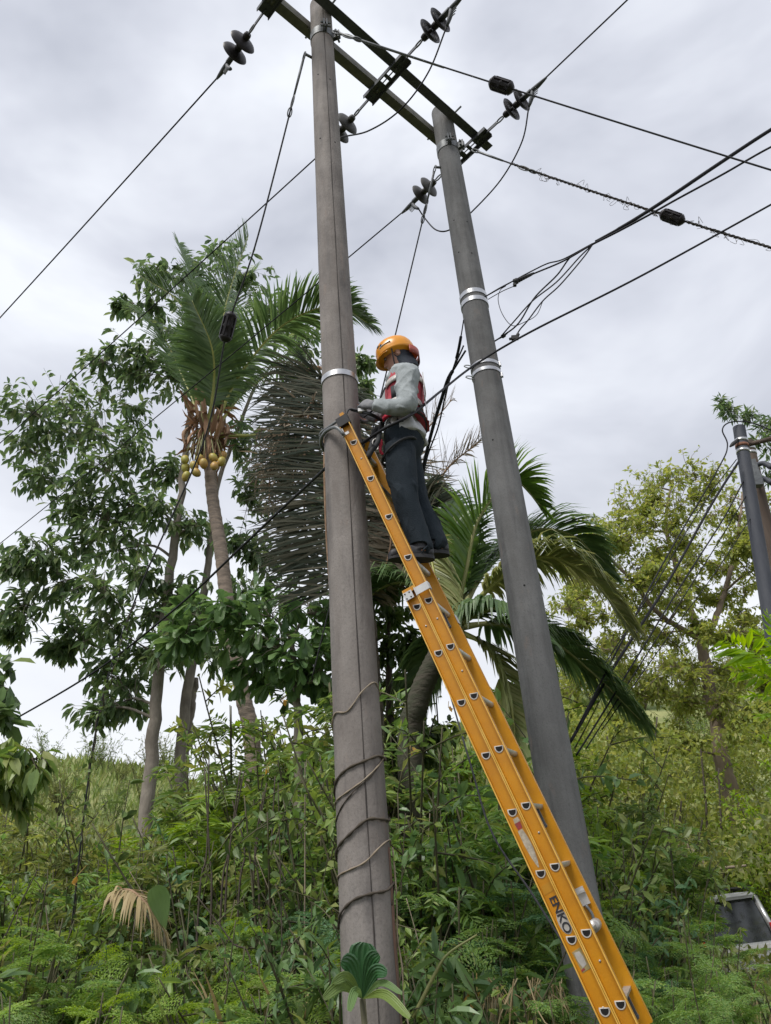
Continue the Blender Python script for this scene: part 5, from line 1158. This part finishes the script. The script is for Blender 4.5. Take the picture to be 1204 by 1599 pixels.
def shrub_broad(seed, h, nst, nlv, leaf, T=T_LEAF8, droop=.4, spread=.45):
    global rng
    rng = np.random.default_rng(seed); st, lf = MB(), MB()
    for s_ in range(nst):
        a = rng.uniform(0, 2 * np.pi); o_ = A([math.cos(a), math.sin(a), 0]); hh = h * rng.uniform(.45, 1.0)
        P = catmull([o_ * .05, o_ * spread * .4 * h + Z3 * hh * .55 + rng.normal(size=3) * .05, o_ * rng.uniform(.4, 1) * spread * h + Z3 * hh], 14)
        st.tube(P, np.linspace(.012, .004, 14), 5)
        for br in range(3):
            i = rng.integers(5, 13); q = P[i] + nrm(rng.normal(size=3) + Z3 * .3) * h * rng.uniform(.12, .28); B = catmull([P[i], (P[i] + q) / 2 + Z3 * .03, q], 6); st.tube(B, np.linspace(.005, .002, 6), 4, False)
            k = nlv; t = rng.random(k) * 4.99; i0 = t.astype(int); p = B[i0] + (B[i0 + 1] - B[i0]) * (t - i0)[:, None]
            dv = nrm(rdir(k) + nrm(q - P[i]) * .5 - Z3 * droop * rng.random(k)[:, None]); s2 = rng.uniform(.6, 1.25, k)
            leaves(lf, p, dv, nrm(Z3 + rdir(k) * .7), leaf[0] * s2, leaf[1] * s2, T)
        k = nlv; t = rng.uniform(3, 12.9, k); i0 = t.astype(int); p = P[i0] + (P[i0 + 1] - P[i0]) * (t - i0)[:, None]
        s2 = rng.uniform(.6, 1.25, k); leaves(lf, p, nrm(rdir(k) + Z3 * .1 - Z3 * droop * rng.random(k)[:, None]), nrm(Z3 + rdir(k) * .7), leaf[0] * s2, leaf[1] * s2, T)
    return st, lf
def grass_tuft(seed, h, n):
    global rng
    rng = np.random.default_rng(seed); lf = MB()
    for q in range(n):
        a = rng.uniform(0, 2 * np.pi); o_ = A([math.cos(a), math.sin(a), 0]); hh = h * rng.uniform(.5, 1.1); l_ = rng.uniform(.15, .6) * h
        P = catmull([o_ * .04, o_ * l_ * .4 + Z3 * hh * .7, o_ * l_ + Z3 * hh * rng.uniform(.55, .95)], 6); w = nrm(np.cross(o_, Z3)) * .009
        ws = A([.8, 1, 1, .8, .5, .05])[:, None]
        lf.arr(np.vstack([P - w * ws, P + w * ws]), A([[i, i + 1, i + 7, i + 6] for i in range(5)]).reshape(-1), np.full(5, 4))
    return None, lf
PROTO = {}
def proto(key, st_lf, h):
    st, lf = st_lf
    PROTO[key] = ((st.mesh(key + '_stems') if st else None), lf.mesh(key + '_foliage', smooth=False), h)
for i in range(3): proto('feather%d' % i, shrub_feather(100 + i, 1.6, 12, 16, .25), 1.6)
for i in range(2): proto('farfeather%d' % i, shrub_feather(120 + i, 2.6, 14, 28, .31, False), 2.6)
for i in range(3): proto('broad%d' % i, shrub_broad(140 + i, 1.9, 16, 15, (.085, .038)), 1.9)
for i in range(2): proto('long%d' % i, shrub_broad(160 + i, 1.6, 10, 11, (.16, .045), T_LEAF8, .5), 1.6)
for i in range(2): proto('small%d' % i, shrub_broad(170 + i, 2.2, 20, 24, (.075, .034), T_LEAF4, .3), 2.2)
proto('grass0', grass_tuft(180, 1.0, 60), 1.0); proto('grass1', grass_tuft(181, .8, 60), .8)
rng = np.random.default_rng(99)
MATMESH = {}
def pm(me, m_):
    k = (me.name, m_.name)
    if k not in MATMESH:
        c = me.copy(); c.materials.clear(); c.materials.append(m_); MATMESH[k] = c
    return MATMESH[k]
def plant(kind, x, y, h, mleaf, name, label, group, zoff=0., mst='stem', rot=None, lean=0.):
    st, lf, h0 = PROTO[kind]; s_ = h / h0
    th = thing(name, label, 'shrub' if 'grass' not in kind else 'grass tuft', (x, y, gz(x, y) - .03 + zoff), group)
    th.rotation_euler = (lean * rng.normal(), lean * rng.normal(), rng.uniform(0, 6.28) if rot is None else rot); th.scale = (s_, s_, s_)
    for nm, me, mm in (('stems', st, M[mst]), ('foliage', lf, mleaf)):
        if me is None: continue
        o = bpy.data.objects.new(nm, pm(me, mm)); COL.objects.link(o); o.parent = th
    return th
# skyline of the undergrowth in the photograph (x -> y of its top edge)
prof = A([(-150, 1270), (0, 1290), (60, 1300), (130, 1265), (200, 1280), (270, 1285), (330, 1240), (400, 1190), (450, 1130), (500, 1120), (560, 1150), (620, 1170), (680, 1230), (740, 1200), (800, 1210), (860, 1190), (930, 1200), (1000, 1220), (1060, 1260), (1100, 1290), (1200, 1240), (1350, 1200)])
def zone(px):
    return 'left of the left pole' if px < 520 else 'between the two poles' if px < 860 else 'right of the ladder'
def plant_top(px, py_top, Y):
    p = W(px, py_top, Y); return p
n_pl = 0
TONE = {'lf_far': 'mixed green', 'lf_olive': 'olive', 'lf_shrub': 'fresh green', 'lf_feather': 'mid green', 'lf_feather2': 'yellow-green', 'lf_dark': 'dark green', 'lf_pale': 'pale green', 'lf_blue': 'bluish green'}
def scatter(nm, kinds, mats, label, Ys, n, frac, xr=(-80, 1290), skip=None, prof=prof):
    global n_pl
    for q in range(n):
        Yq = rng.uniform(*Ys); px = rng.uniform(*xr); p0 = W(px, 1470, Yq); x = p0[0]
        pt = np.interp(px, prof[:, 0], prof[:, 1]); ptop = W(px, pt + (1560 - pt) * (1 - rng.uniform(*frac)), Yq)
        g = gz(x, Yq); h = ptop[2] - g
        if h < .35: h = .35
        if skip and skip(px, Yq, h): continue
        if np.linalg.norm(A([x, Yq]) - P1) < .45 or np.linalg.norm(A([x, Yq]) - P2) < .45: continue
        mm = mats[rng.integers(len(mats))]; kd = kinds[rng.integers(len(kinds))]; z_ = zone(px)
        plant(kd, x, Yq, h, M[mm], nm, TONE[mm] + ' ' + label % z_, TONE[mm] + ' ' + nm.replace('_', ' ') + 's ' + z_, lean=.12); n_pl += 1
prof2 = A([(-150, 1200), (0, 1230), (150, 1235), (250, 1250), (330, 1180), (400, 1090), (460, 1060), (520, 1070), (600, 1060), (650, 1130), (700, 1150), (760, 1090), (840, 1110), (900, 1210), (1000, 1240), (1350, 1250)])
# tall thicket at the back, then nearer and lower layers
def fg(kind, px, py, Y, m_, nm, label, grp, **kw):
    p = W(px, py, Y); h = p[2] - gz(p[0], p[1]); return plant(kind, p[0], p[1], max(.4, h), M[m_], nm, label, grp, **kw)
def keep_view(px, Yq, h):                 # leave the car, the ladder's rail and the right pole in sight
    if 1030 < px < 1290 and Yq < 15.5: return h > 1.30 if Yq < 12 else h > 1.0
    return False
scatter('small_leaved_shrub', ['small0', 'small1'], ['lf_far', 'lf_olive', 'lf_shrub'], 'tall small-leaved shrub behind the thicket %s', (11, 15), 44, (.75, 1.05), skip=keep_view)
scatter('thicket_shrub', ['farfeather0', 'farfeather1'], ['lf_feather', 'lf_feather2', 'lf_far'], 'tall feathery shrub amid the thicket %s', (8.5, 12), 44, (.6, 1.0), skip=keep_view)
scatter('leafy_shrub', ['broad0', 'broad1', 'broad2'], ['lf_shrub', 'lf_dark', 'lf_pale', 'lf_blue'], 'bushy broad-leaved shrub in the thicket %s', (6.8, 10), 46, (.45, .85), skip=keep_view)
scatter('feathery_shrub', ['feather0', 'feather1', 'feather2'], ['lf_feather', 'lf_feather', 'lf_feather2', 'lf_blue'], 'feathery fern-like shrub before the thicket %s', (5.9, 7.6), 24, (.25, .62), skip=keep_view)
scatter('leafy_shrub', ['broad0', 'broad1', 'long0', 'long1'], ['lf_dark', 'lf_shrub', 'lf_pale', 'lf_far'], 'low bushy shrub before the thicket %s', (5.2, 7.0), 42, (.15, .45), skip=lambda px, Yq, h: 780 < px < 960 or keep_view(px, Yq, h))
scatter('sapling', ['farfeather0', 'farfeather1', 'small0'], ['lf_feather', 'lf_feather2', 'lf_shrub', 'lf_olive'], 'slender sapling rising above the thicket %s', (9, 13.5), 34, (.8, 1.02), (360, 1010), prof=prof2)
scatter('sapling', ['farfeather0', 'small1', 'small0'], ['lf_feather', 'lf_far', 'lf_shrub', 'lf_olive'], 'slender sapling rising above the thicket %s', (11, 15), 16, (.75, .95), (-80, 330), prof=prof2)
for i, (px, py, Y) in enumerate(((625, 1110, 6.9), (655, 1140, 7.0), (685, 1120, 7.2), (640, 1200, 6.6), (700, 1190, 7.0), (615, 1180, 6.8))):
    fg(['small0', 'farfeather0', 'broad1'][i % 3], px, py, Y, ['lf_shrub', 'lf_feather', 'lf_pale'][i % 3], 'leafy_sapling', 'leafy sapling hiding the curved palm trunk right of the left pole', 'saplings before the curved palm trunk')
# foreground ferny plants along the bottom edge
for i, (px, py, Y) in enumerate(((40, 1500, 4.6), (130, 1520, 4.4), (300, 1535, 4.4), (400, 1450, 5.2), (30, 1420, 5.6), (330, 1400, 5.9), (90, 1560, 4.0), (250, 1565, 4.0), (470, 1500, 5.2))):
    fg('feather%d' % (i % 3), px, py, Y, 'lf_feather2' if i % 2 else 'lf_feather', 'feathery_shrub', ['mid green feathery shrub low at the bottom left', 'yellow-green feathery shrub low at the bottom left'][i % 2], ['mid green feathery shrubs at the bottom left', 'yellow-green feathery shrubs at the bottom left'][i % 2])
for i, (px, py, Y) in enumerate(((980, 1480, 5.8), (1060, 1500, 5.4), (1130, 1520, 5.2), (1190, 1480, 5.8), (1010, 1420, 6.6), (1180, 1560, 4.6), (1100, 1570, 4.6), (1045, 1445, 6.8))):
    fg('feather%d' % (i % 3), px, py, Y, 'lf_feather', 'feathery_shrub', 'green feathery shrub at the bottom right beside the ladder foot', 'feathery shrubs at the bottom right')
for i, (px, py, Y) in enumerate(((660, 1400, 6.0), (720, 1330, 6.6), (780, 1350, 6.4), (760, 1440, 5.9), (690, 1290, 7.2), (650, 1330, 6.9))):
    fg('feather%d' % (i % 3), px, py, Y, 'lf_feather' if i % 2 else 'lf_blue', 'feathery_shrub', 'feathery shrub seen between the left pole and the ladder', 'feathery shrubs between pole and ladder')
for i, (px, py, Y) in enumerate(((700, 1455, 5.2), (745, 1440, 5.3), (680, 1500, 4.9), (640, 1450, 5.4))):
    fg('long%d' % (i % 2), px, py, Y, 'lf_pale', 'long_leaved_plant', 'plant with long pale leaves between the left pole and the ladder', 'long leaved plants between pole and ladder')
for i, (px, py, Y) in enumerate(((830, 1500, 4.9), (870, 1520, 4.75), (905, 1540, 4.9), (800, 1530, 4.8))):
    fg('feather%d' % (i % 3), px, py, Y, 'lf_feather', 'feathery_shrub', 'low ferny plant in front of the foot of the right pole', 'ferny plants at the right pole')
for i in range(26):
    px = rng.uniform(-20, 1220)
    if 520 < px < 640: continue
    fg('grass%d' % (i % 2), px, rng.uniform(1480, 1560), rng.uniform(4.9, 7.5), ['lf_straw', 'grass', 'lf_shrub'][i % 3], 'grass_tuft', ['dry straw-coloured grass tuft in the undergrowth', 'pale green grass tuft in the undergrowth', 'fresh green grass tuft in the undergrowth'][i % 3], ['dry grass tufts', 'pale grass tufts', 'fresh grass tufts'][i % 3])

# far-off mass of leaves closing the gaps behind the shrubs
mbk = MB()
def mass(n, xr, Ys, top, leaf, bot=1600):
    px = rng.uniform(*xr, n); Yq = rng.uniform(*Ys, n); tp = np.interp(px, prof[:, 0], prof[:, 1]) + top
    hh = rng.random(n); py_ = tp + (bot - tp) * hh; ok = ~((px > 1045) & (px < 1240) & (py_ > 1370) & (py_ < 1480)); px, py_, Yq = px[ok], py_[ok], Yq[ok]
    P = np.stack([W(a, b_, c) for a, b_, c in zip(px, py_, Yq)])
    lump = np.sin(P[:, 0] * 2.1 + P[:, 2] * 1.7) + np.sin(P[:, 1] * 2.6 + P[:, 0]) + np.sin(P[:, 2] * 3.1 - P[:, 1]); k = (lump > -.7) & (P[:, 2] > ground(P[:, 0], P[:, 1]))
    P = P[k]; m_ = len(P); s_ = rng.uniform(.6, 1.3, m_)
    leaves(mbk, P, nrm(rdir(m_) - Z3 * .3), nrm(Z3 + rdir(m_) * .8), leaf[0] * s_, leaf[1] * s_, T_LEAF4)
mass(26000, (-150, 1350), (12, 16), 30, (.15, .065))
mass(14000, (-150, 1350), (8.5, 12), 120, (.12, .05))
tag(obj('thicket', mbk, M['lf_far']), 'dense mass of mixed leaves at the back of the undergrowth', 'thicket', None, 'stuff')
# bank of foliage and creepers on the slope at the right, below the olive tree
mbk = MB(); n = 60000
px = rng.uniform(840, 1330, n); Yq = rng.uniform(15.5, 24, n); tp = np.interp(px, [840, 900, 1000, 1100, 1200, 1330], [1120, 1090, 1120, 1150, 1080, 1050])
P = np.stack([W(a, b_, c) for a, b_, c in zip(px, tp + (1460 - tp) * rng.random(n), Yq)])
lump = np.sin(P[:, 0] * 1.3 + P[:, 2] * 1.9) + np.sin(P[:, 1] * 1.6 + P[:, 0] * .7) + np.sin(P[:, 2] * 2.3 - P[:, 1]); k = (lump > -.55) & (P[:, 2] > ground(P[:, 0], P[:, 1])); P = P[k]; m_ = len(P); s_ = rng.uniform(.6, 1.3, m_)
leaves(mbk, P, nrm(rdir(m_) - Z3 * .4), nrm(Z3 + rdir(m_) * .8), .13 * s_, .065 * s_, T_LEAF4)
tag(obj('bank_foliage', mbk, M['lf_olive']), 'mass of olive green creepers and saplings on the bank at the right', 'foliage', None, 'stuff')
for i, (px, py, Y) in enumerate(((1190, 1170, 17), (1160, 1220, 17.5), (1205, 1240, 16.8), (1180, 1290, 16.5), (1140, 1320, 17.2), (1210, 1320, 16.4), (930, 1180, 16.6), (985, 1210, 17), (890, 1150, 17))):
    fg('small%d' % (i % 2), px, py, Y, 'lf_lime' if i < 6 else 'lf_olive', 'yellow_bush' if i < 6 else 'olive_bush', 'yellow-green bush on the bank by the right edge' if i < 6 else 'olive green bush on the bank behind the right pole', 'yellow-green bushes on the bank' if i < 6 else 'olive bushes on the bank')
# slim saplings and bare stems
def sapling(label, pts, r, m_='twig', grp=None):
    P = catmull(pts, 20); return tag(obj('bare_stem', MB().tube(P, np.linspace(r, r * .5, 20), 6), M[m_], origin=P[0]), label, 'stem', grp)
for px, py, pt, Y, dx in ((1052, 1400, 1250, 16, 6), (1110, 1330, 1170, 17, -8), (1130, 1370, 1200, 17, -4), (1010, 1330, 1120, 17, 8), (1085, 1350, 1280, 16.5, 6), (960, 1320, 1150, 17, -6)):
    sapling('thin bare sapling stem on the bank at the right', [down(W(px, py, Y)), W(px, py, Y), W(px + dx, (py + pt) / 2, Y), W(px + dx * 2, pt, Y)], .035, 'twig', 'bare sapling stems on the bank')
for pts in (((1068, 1315, 14.5), (1095, 1345, 14.5), (1120, 1375, 14.5)), ((1045, 1350, 14.5), (1060, 1338, 14.5), (1080, 1334, 14.5)), ((1108, 1360, 14.5), (1130, 1356, 14.5), (1165, 1352, 14.5))):
    sapling('dry fallen branch on the bank above the car', [W(*p) for p in pts], .04, 'deadwood', 'dry branches above the car')
for px in (310, 330, 352, 372, 395, 420, 345, 405):
    o_ = rng.normal() * 18; sapling('dark bare twig standing above the bushes left of the left pole', [down(W(px, 1420, 7.2)), W(px, 1420, 7.2), W(px + o_ * .6, 1330, 7.2), W(px + o_ + rng.normal() * 20, 1225 + rng.normal() * 25, 7.2)], .012, 'twig', 'dark bare twigs left of the left pole')
for q in range(46):
    px = rng.uniform(-20, 1200); Yq = rng.uniform(5.4, 8.5)
    if 1030 < px or 800 < px < 950: continue
    py = np.interp(px, prof[:, 0], prof[:, 1]) + rng.uniform(60, 220); o_ = rng.normal() * 40
    z_ = zone(px); sapling('thin %s bare twig among the bushes %s' % (['dark', 'dry brown'][q % 2], z_), [down(W(px, 1560, Yq)), W(px, 1540, Yq), W(px + o_ * .4, (py + 1540) / 2, Yq), W(px + o_, py, Yq)], rng.uniform(.005, .009), ['twig', 'deadwood'][q % 2], '%s bare twigs %s' % (['dark', 'dry'][q % 2], z_))
# grassy far hillside
mbk = MB(); n = 16000; xx = rng.uniform(-34, 6, n); yy = rng.uniform(22, 46, n); zz = ground(xx, yy)
leaves(mbk, np.stack([xx, yy, zz], -1), nrm(Z3 + rdir(n) * .5), rdir(n), rng.uniform(.3, .8, n), .12, T_LEAF2)
tag(obj('hill_grass', mbk, M['grass']), 'tall pale grass on the far hillside at the left', 'grass', None, 'stuff')
for i, (px, py, Y, r) in enumerate(((40, 1215, 36, .9), (95, 1225, 34, .8), (180, 1240, 33, 1.0), (20, 1260, 30, .9), (230, 1270, 30, .9), (150, 1205, 40, .8), (300, 1275, 33, .9), (400, 1250, 34, 1.3), (460, 1240, 32, 1.3), (340, 1265, 36, .9), *[(x_, 1230, y_, r_) for x_, y_, r_ in zip(rng.uniform(-30, 480, 34), rng.uniform(26, 46, 34), rng.uniform(.5, 1.3, 34))])):
    c = W(px, py, Y); c[2] = gz(c[0], c[1]); plant('small%d' % (i % 2), c[0], c[1], r * 2.0, M['lf_far' if i % 2 else 'lf_shrub'], 'hillside_bush', 'small round bush on the far hillside at the left', 'bushes on the far hillside')
for i in range(42):
    y_ = rng.uniform(24, 44); c = W(rng.uniform(840, 1230), 1150, y_); plant('small%d' % (i % 2), c[0], c[1], rng.uniform(1.6, 3.2), M[['lf_olive', 'lf_far', 'lf_shrub'][i % 3]], 'slope_bush', ['olive', 'mixed green', 'fresh green'][i % 3] + ' bush on the slope behind the big olive tree', ['olive', 'mixed', 'fresh'][i % 3] + ' bushes behind the olive tree')
# vivid spray of leaves close to the camera at the right edge
th = thing('roadside_sapling', 'vivid lime green feathery spray reaching in at the right edge', 'sapling', down(W(1320, 1500, 4.2)))
st, lf = MB(), MB(); a_ = W(1300, 1300, 4.2)
st.tube(catmull([A(th.location), a_, W(1270, 1120, 4.2), W(1225, 1040, 4.2)], 20), np.linspace(.02, .006, 20), 6)
for px, py, tx, ty in ((1250, 1060, 1135, 995), (1255, 1080, 1150, 1045), (1260, 1100, 1165, 1085), (1240, 1045, 1180, 985), (1265, 1120, 1185, 1120), (1230, 1040, 1200, 960)):
    p, q = W(px, py, 4.2), W(tx, ty, 4.2 + rng.uniform(-.2, .2)); bipinnate(lf, p, nrm(q - p + Z3 * .05), np.linalg.norm(q - p) * 1.05, .35, 16, 7, False)
obj('stems', st, M['stem'], th); obj('foliage', lf, M['lf_lime'], th, smooth=False)
# rosette with broad pleated leaves at the foot of the left pole
c = W(566, 1560, 4.02); root = A([c[0], c[1], gz(c[0], c[1])])
ros = thing('rosette_plant', 'dark rosette plant with broad pleated leaves in front of the left pole foot', 'plant', root)
obj('stem', MB().tube([root, (root + c) / 2 + A([.03, 0, 0]), c], [.012, .010, .014], 8), M['stem'], ros)
def big_leaf(px, py, w, Y=4.0, base=c, m_='lf_blue', name='leaf', par=ros, ple=.10):
    tip = W(px, py, Y); d = tip - base; n = 12; P = catmull([base, base + d * .5 + Z3 * .05, tip], n); T = nrm(np.gradient(P, axis=0)); sd = nrm(np.cross(T, nrm(EYE - c))); up = np.cross(sd, T)
    ws = w * A([.06, .22, .45, .66, .83, .94, 1, 1, .96, .88, .72, .42]); k = 11; s_ = np.linspace(-1, 1, k)
    v = P[:, None] + (ws[:, None] * s_[None])[..., None] * sd[:, None] + ((np.abs(s_) * .25 + ple * (np.arange(k) % 2))[None] * ws[:, None])[..., None] * up[:, None]
    i = (np.arange(n - 1)[:, None] * k + np.arange(k - 1)[None]).reshape(-1)
    return obj(name, MB().arr(v.reshape(-1, 3), np.stack([i, i + 1, i + k + 1, i + k], -1).reshape(-1), np.full(len(i), 4)), M[m_], par, smooth=False)
mdk = L_('glossy_dark_leaf', [(.02, .06, .022), (.03, .085, .03)], .3, .2, .6); M['lf_glossy'] = mdk
for px, py, w, Y, m_ in ((570, 1472, .065, 4.0, 'lf_glossy'), (592, 1490, .035, 3.95, 'lf_glossy'), (533, 1500, .040, 3.95, 'lf_glossy'), (505, 1560, .024, 3.8, 'lf_dark'), (605, 1520, .030, 3.9, 'lf_glossy'), (628, 1552, .014, 3.85, 'lf_pale'), (545, 1580, .02, 3.8, 'lf_pale'), (520, 1535, .022, 3.85, 'lf_dark'), (640, 1590, .02, 3.8, 'lf_shrub')):
    big_leaf(px, py, w, Y, m_=m_)
# paddle leaf and brown dead frond in the bushes at the left
lp_r = down(W(262, 1500, 6.0)); pad = thing('paddle_leaf_plant', 'single grey-green paddle leaf standing in the bushes at the left', 'plant', lp_r)
cb = W(258, 1455, 6.0); obj('stem', MB().tube([lp_r, cb], .012, 6), M['stem'], pad); big_leaf(240, 1385, .075, 5.9, cb, 'lf_pale', 'leaf', pad, .03)
dfr = thing('dead_frond', 'brown dead palm frond drooping in the bushes at the left', 'dead frond', W(255, 1450, 6.0))
rm, lm = frond_mesh([W(165, 1410, 6.2), W(195, 1390, 6.1), W(222, 1405, 6.0), (W(255, 1450, 6.0))], .32, 40, .9, .02, .1, .012, .1, .6, .2)
obj('leaflets', lm, M['lf_straw'], dfr); obj('rachis', rm, M['husk'], dfr)
# scattered yellow leaves
for px, py, Y in ((114, 1375, 5.6), (700, 1105, 7.5), (730, 1560, 4.9), (745, 1556, 4.9), (440, 1095, 7.4), (415, 1200, 7.4), (640, 1170, 7.0)):
    p = W(px, py, Y); m_ = MB(); leaves(m_, np.stack([p, p + .02]), rdir(2) - Z3, rdir(2), .07, .04, T_LEAF8); m_.tube([p, p + A([.02, .15, .1])], .003, 4)
    tag(obj('yellow_leaf', m_, M['lf_yellow'], origin=p), 'yellowed dead leaf hanging among the green bushes', 'leaf', 'yellow dead leaves')
# heap of dry stalks between the left pole and the ladder foot
hp = MB()
for q in range(70):
    p = W(rng.uniform(760, 880), rng.uniform(1525, 1560), rng.uniform(5.0, 5.3)); e_ = p + A([rng.normal() * .12, rng.normal() * .1, -rng.uniform(.2, .6)])
    hp.tube(catmull([p, (p + e_) / 2 + rng.normal(size=3) * .05, e_], 6), .004, 4, False)
tag(obj('dry_stalks', hp, M['lf_straw']), 'heap of dry pale stalks between the left pole and the ladder foot', 'dry stalks', None, 'stuff')
cable('arching_stem', 'single pale green stem arching up right of the left pole foot', catmull([W(645, 1590, 4.9), W(680, 1520, 4.9), W(700, 1490, 4.9), W(745, 1460, 4.9)], 20), np.linspace(.012, .005, 20), M['rachis'], 'stem')

# ------------------------------------------------------------------ climbers on the poles and wires
def helix(label, segs, r, m_, nm='climbing_vine'):
    pts = []
    for a, z in segs:
        rr = float(R1(z)) + r * .9 + .004 * rng.random(); pts.append(A([P1[0] + rr * math.cos(cam_ang1 + a), P1[1] + rr * math.sin(cam_ang1 + a), z]))
    th = thing(nm, label, 'vine', pts[0], 'vines coiled round the left pole'); P = catmull(pts, len(pts) * 8); obj('stem', MB().tube(P, r * (1 + .25 * np.sin(np.arange(len(P)) * 1.1)), 6), M[m_], th); return th, P
def spiral(y0, y1, turns, a0=-1.6, jit=.02):
    z0, z1 = zP1(y0), zP1(y1); n = int(turns * 10); return [(a0 + 2 * math.pi * turns * i / n, z0 + (z1 - z0) * i / n + rng.normal() * jit * .5 + .035 * math.sin(i * .63)) for i in range(n + 1)]
helix('thick dark vine stem coiled round the lower left pole', spiral(1445, 1180, 2.6, -1.7), .0065, 'twig')
helix('thin brown vine coiled round the left pole up to its middle', spiral(1395, 1090, 2.55, -1.9, .05), .0042, 'deadwood')
helix('thinnest dark tendril round the left pole below the middle', spiral(1420, 1130, 1.3, 1.1), .0035, 'twig')
vth = thing('climbing_vine', 'leafy tendril running up the right edge of the left pole foot', 'vine', A([P1[0] + .15, P1[1] - .02, g1]), 'vines coiled round the left pole')
pts = [A([P1[0] + float(R1(z)) * math.cos(cam_ang1 + 1.45) + .012 + rng.normal() * .012, P1[1] + float(R1(z)) * math.sin(cam_ang1 + 1.45) - .01, z]) for z in np.linspace(g1, zP1(1330), 16)]
P = catmull(pts, 60); obj('stem', MB().tube(P, .0045, 5), M['deadwood'], vth); lm = MB(); k = 20; ii = rng.integers(20, 59, k); leaves(lm, P[ii], nrm(rdir(k) + A([.6, -.3, 0])), rdir(k), .05, .025, T_LEAF8); obj('foliage', lm, M['lf_shrub'], vth)
# creeper leaves on the slanting stay wire at the left
cv = MB(); n = 160
Q = catmull([W(210, 940, 6.78), W(180, 1040, 6.95), W(150, 1140, 7.18), W(125, 1340, 7.38), W(101, 1545, 7.58)], 200); ii = rng.integers(0, 199, n); p = Q[ii] + rng.normal(size=(n, 3)) * .03
leaves(cv, p, nrm(rdir(n) - Z3 * .5), rdir(n), .07, .035, T_LEAF8)
vv = thing('climbing_vine', 'dark climber wound round the stay wire at the left', 'vine', Q[-1]); obj('foliage', cv, M['lf_dark'], vv, smooth=False)
ph = np.linspace(0, 60, 200); obj('stem', MB().tube(Q + np.stack([np.cos(ph), np.sin(ph), 0 * ph], -1) * .014, .006, 5), M['twig'], vv)
print('plants', n_pl, 'tris', sum(len(p.vertices) - 2 for me in bpy.data.meshes if me.users for p in me.polygons))
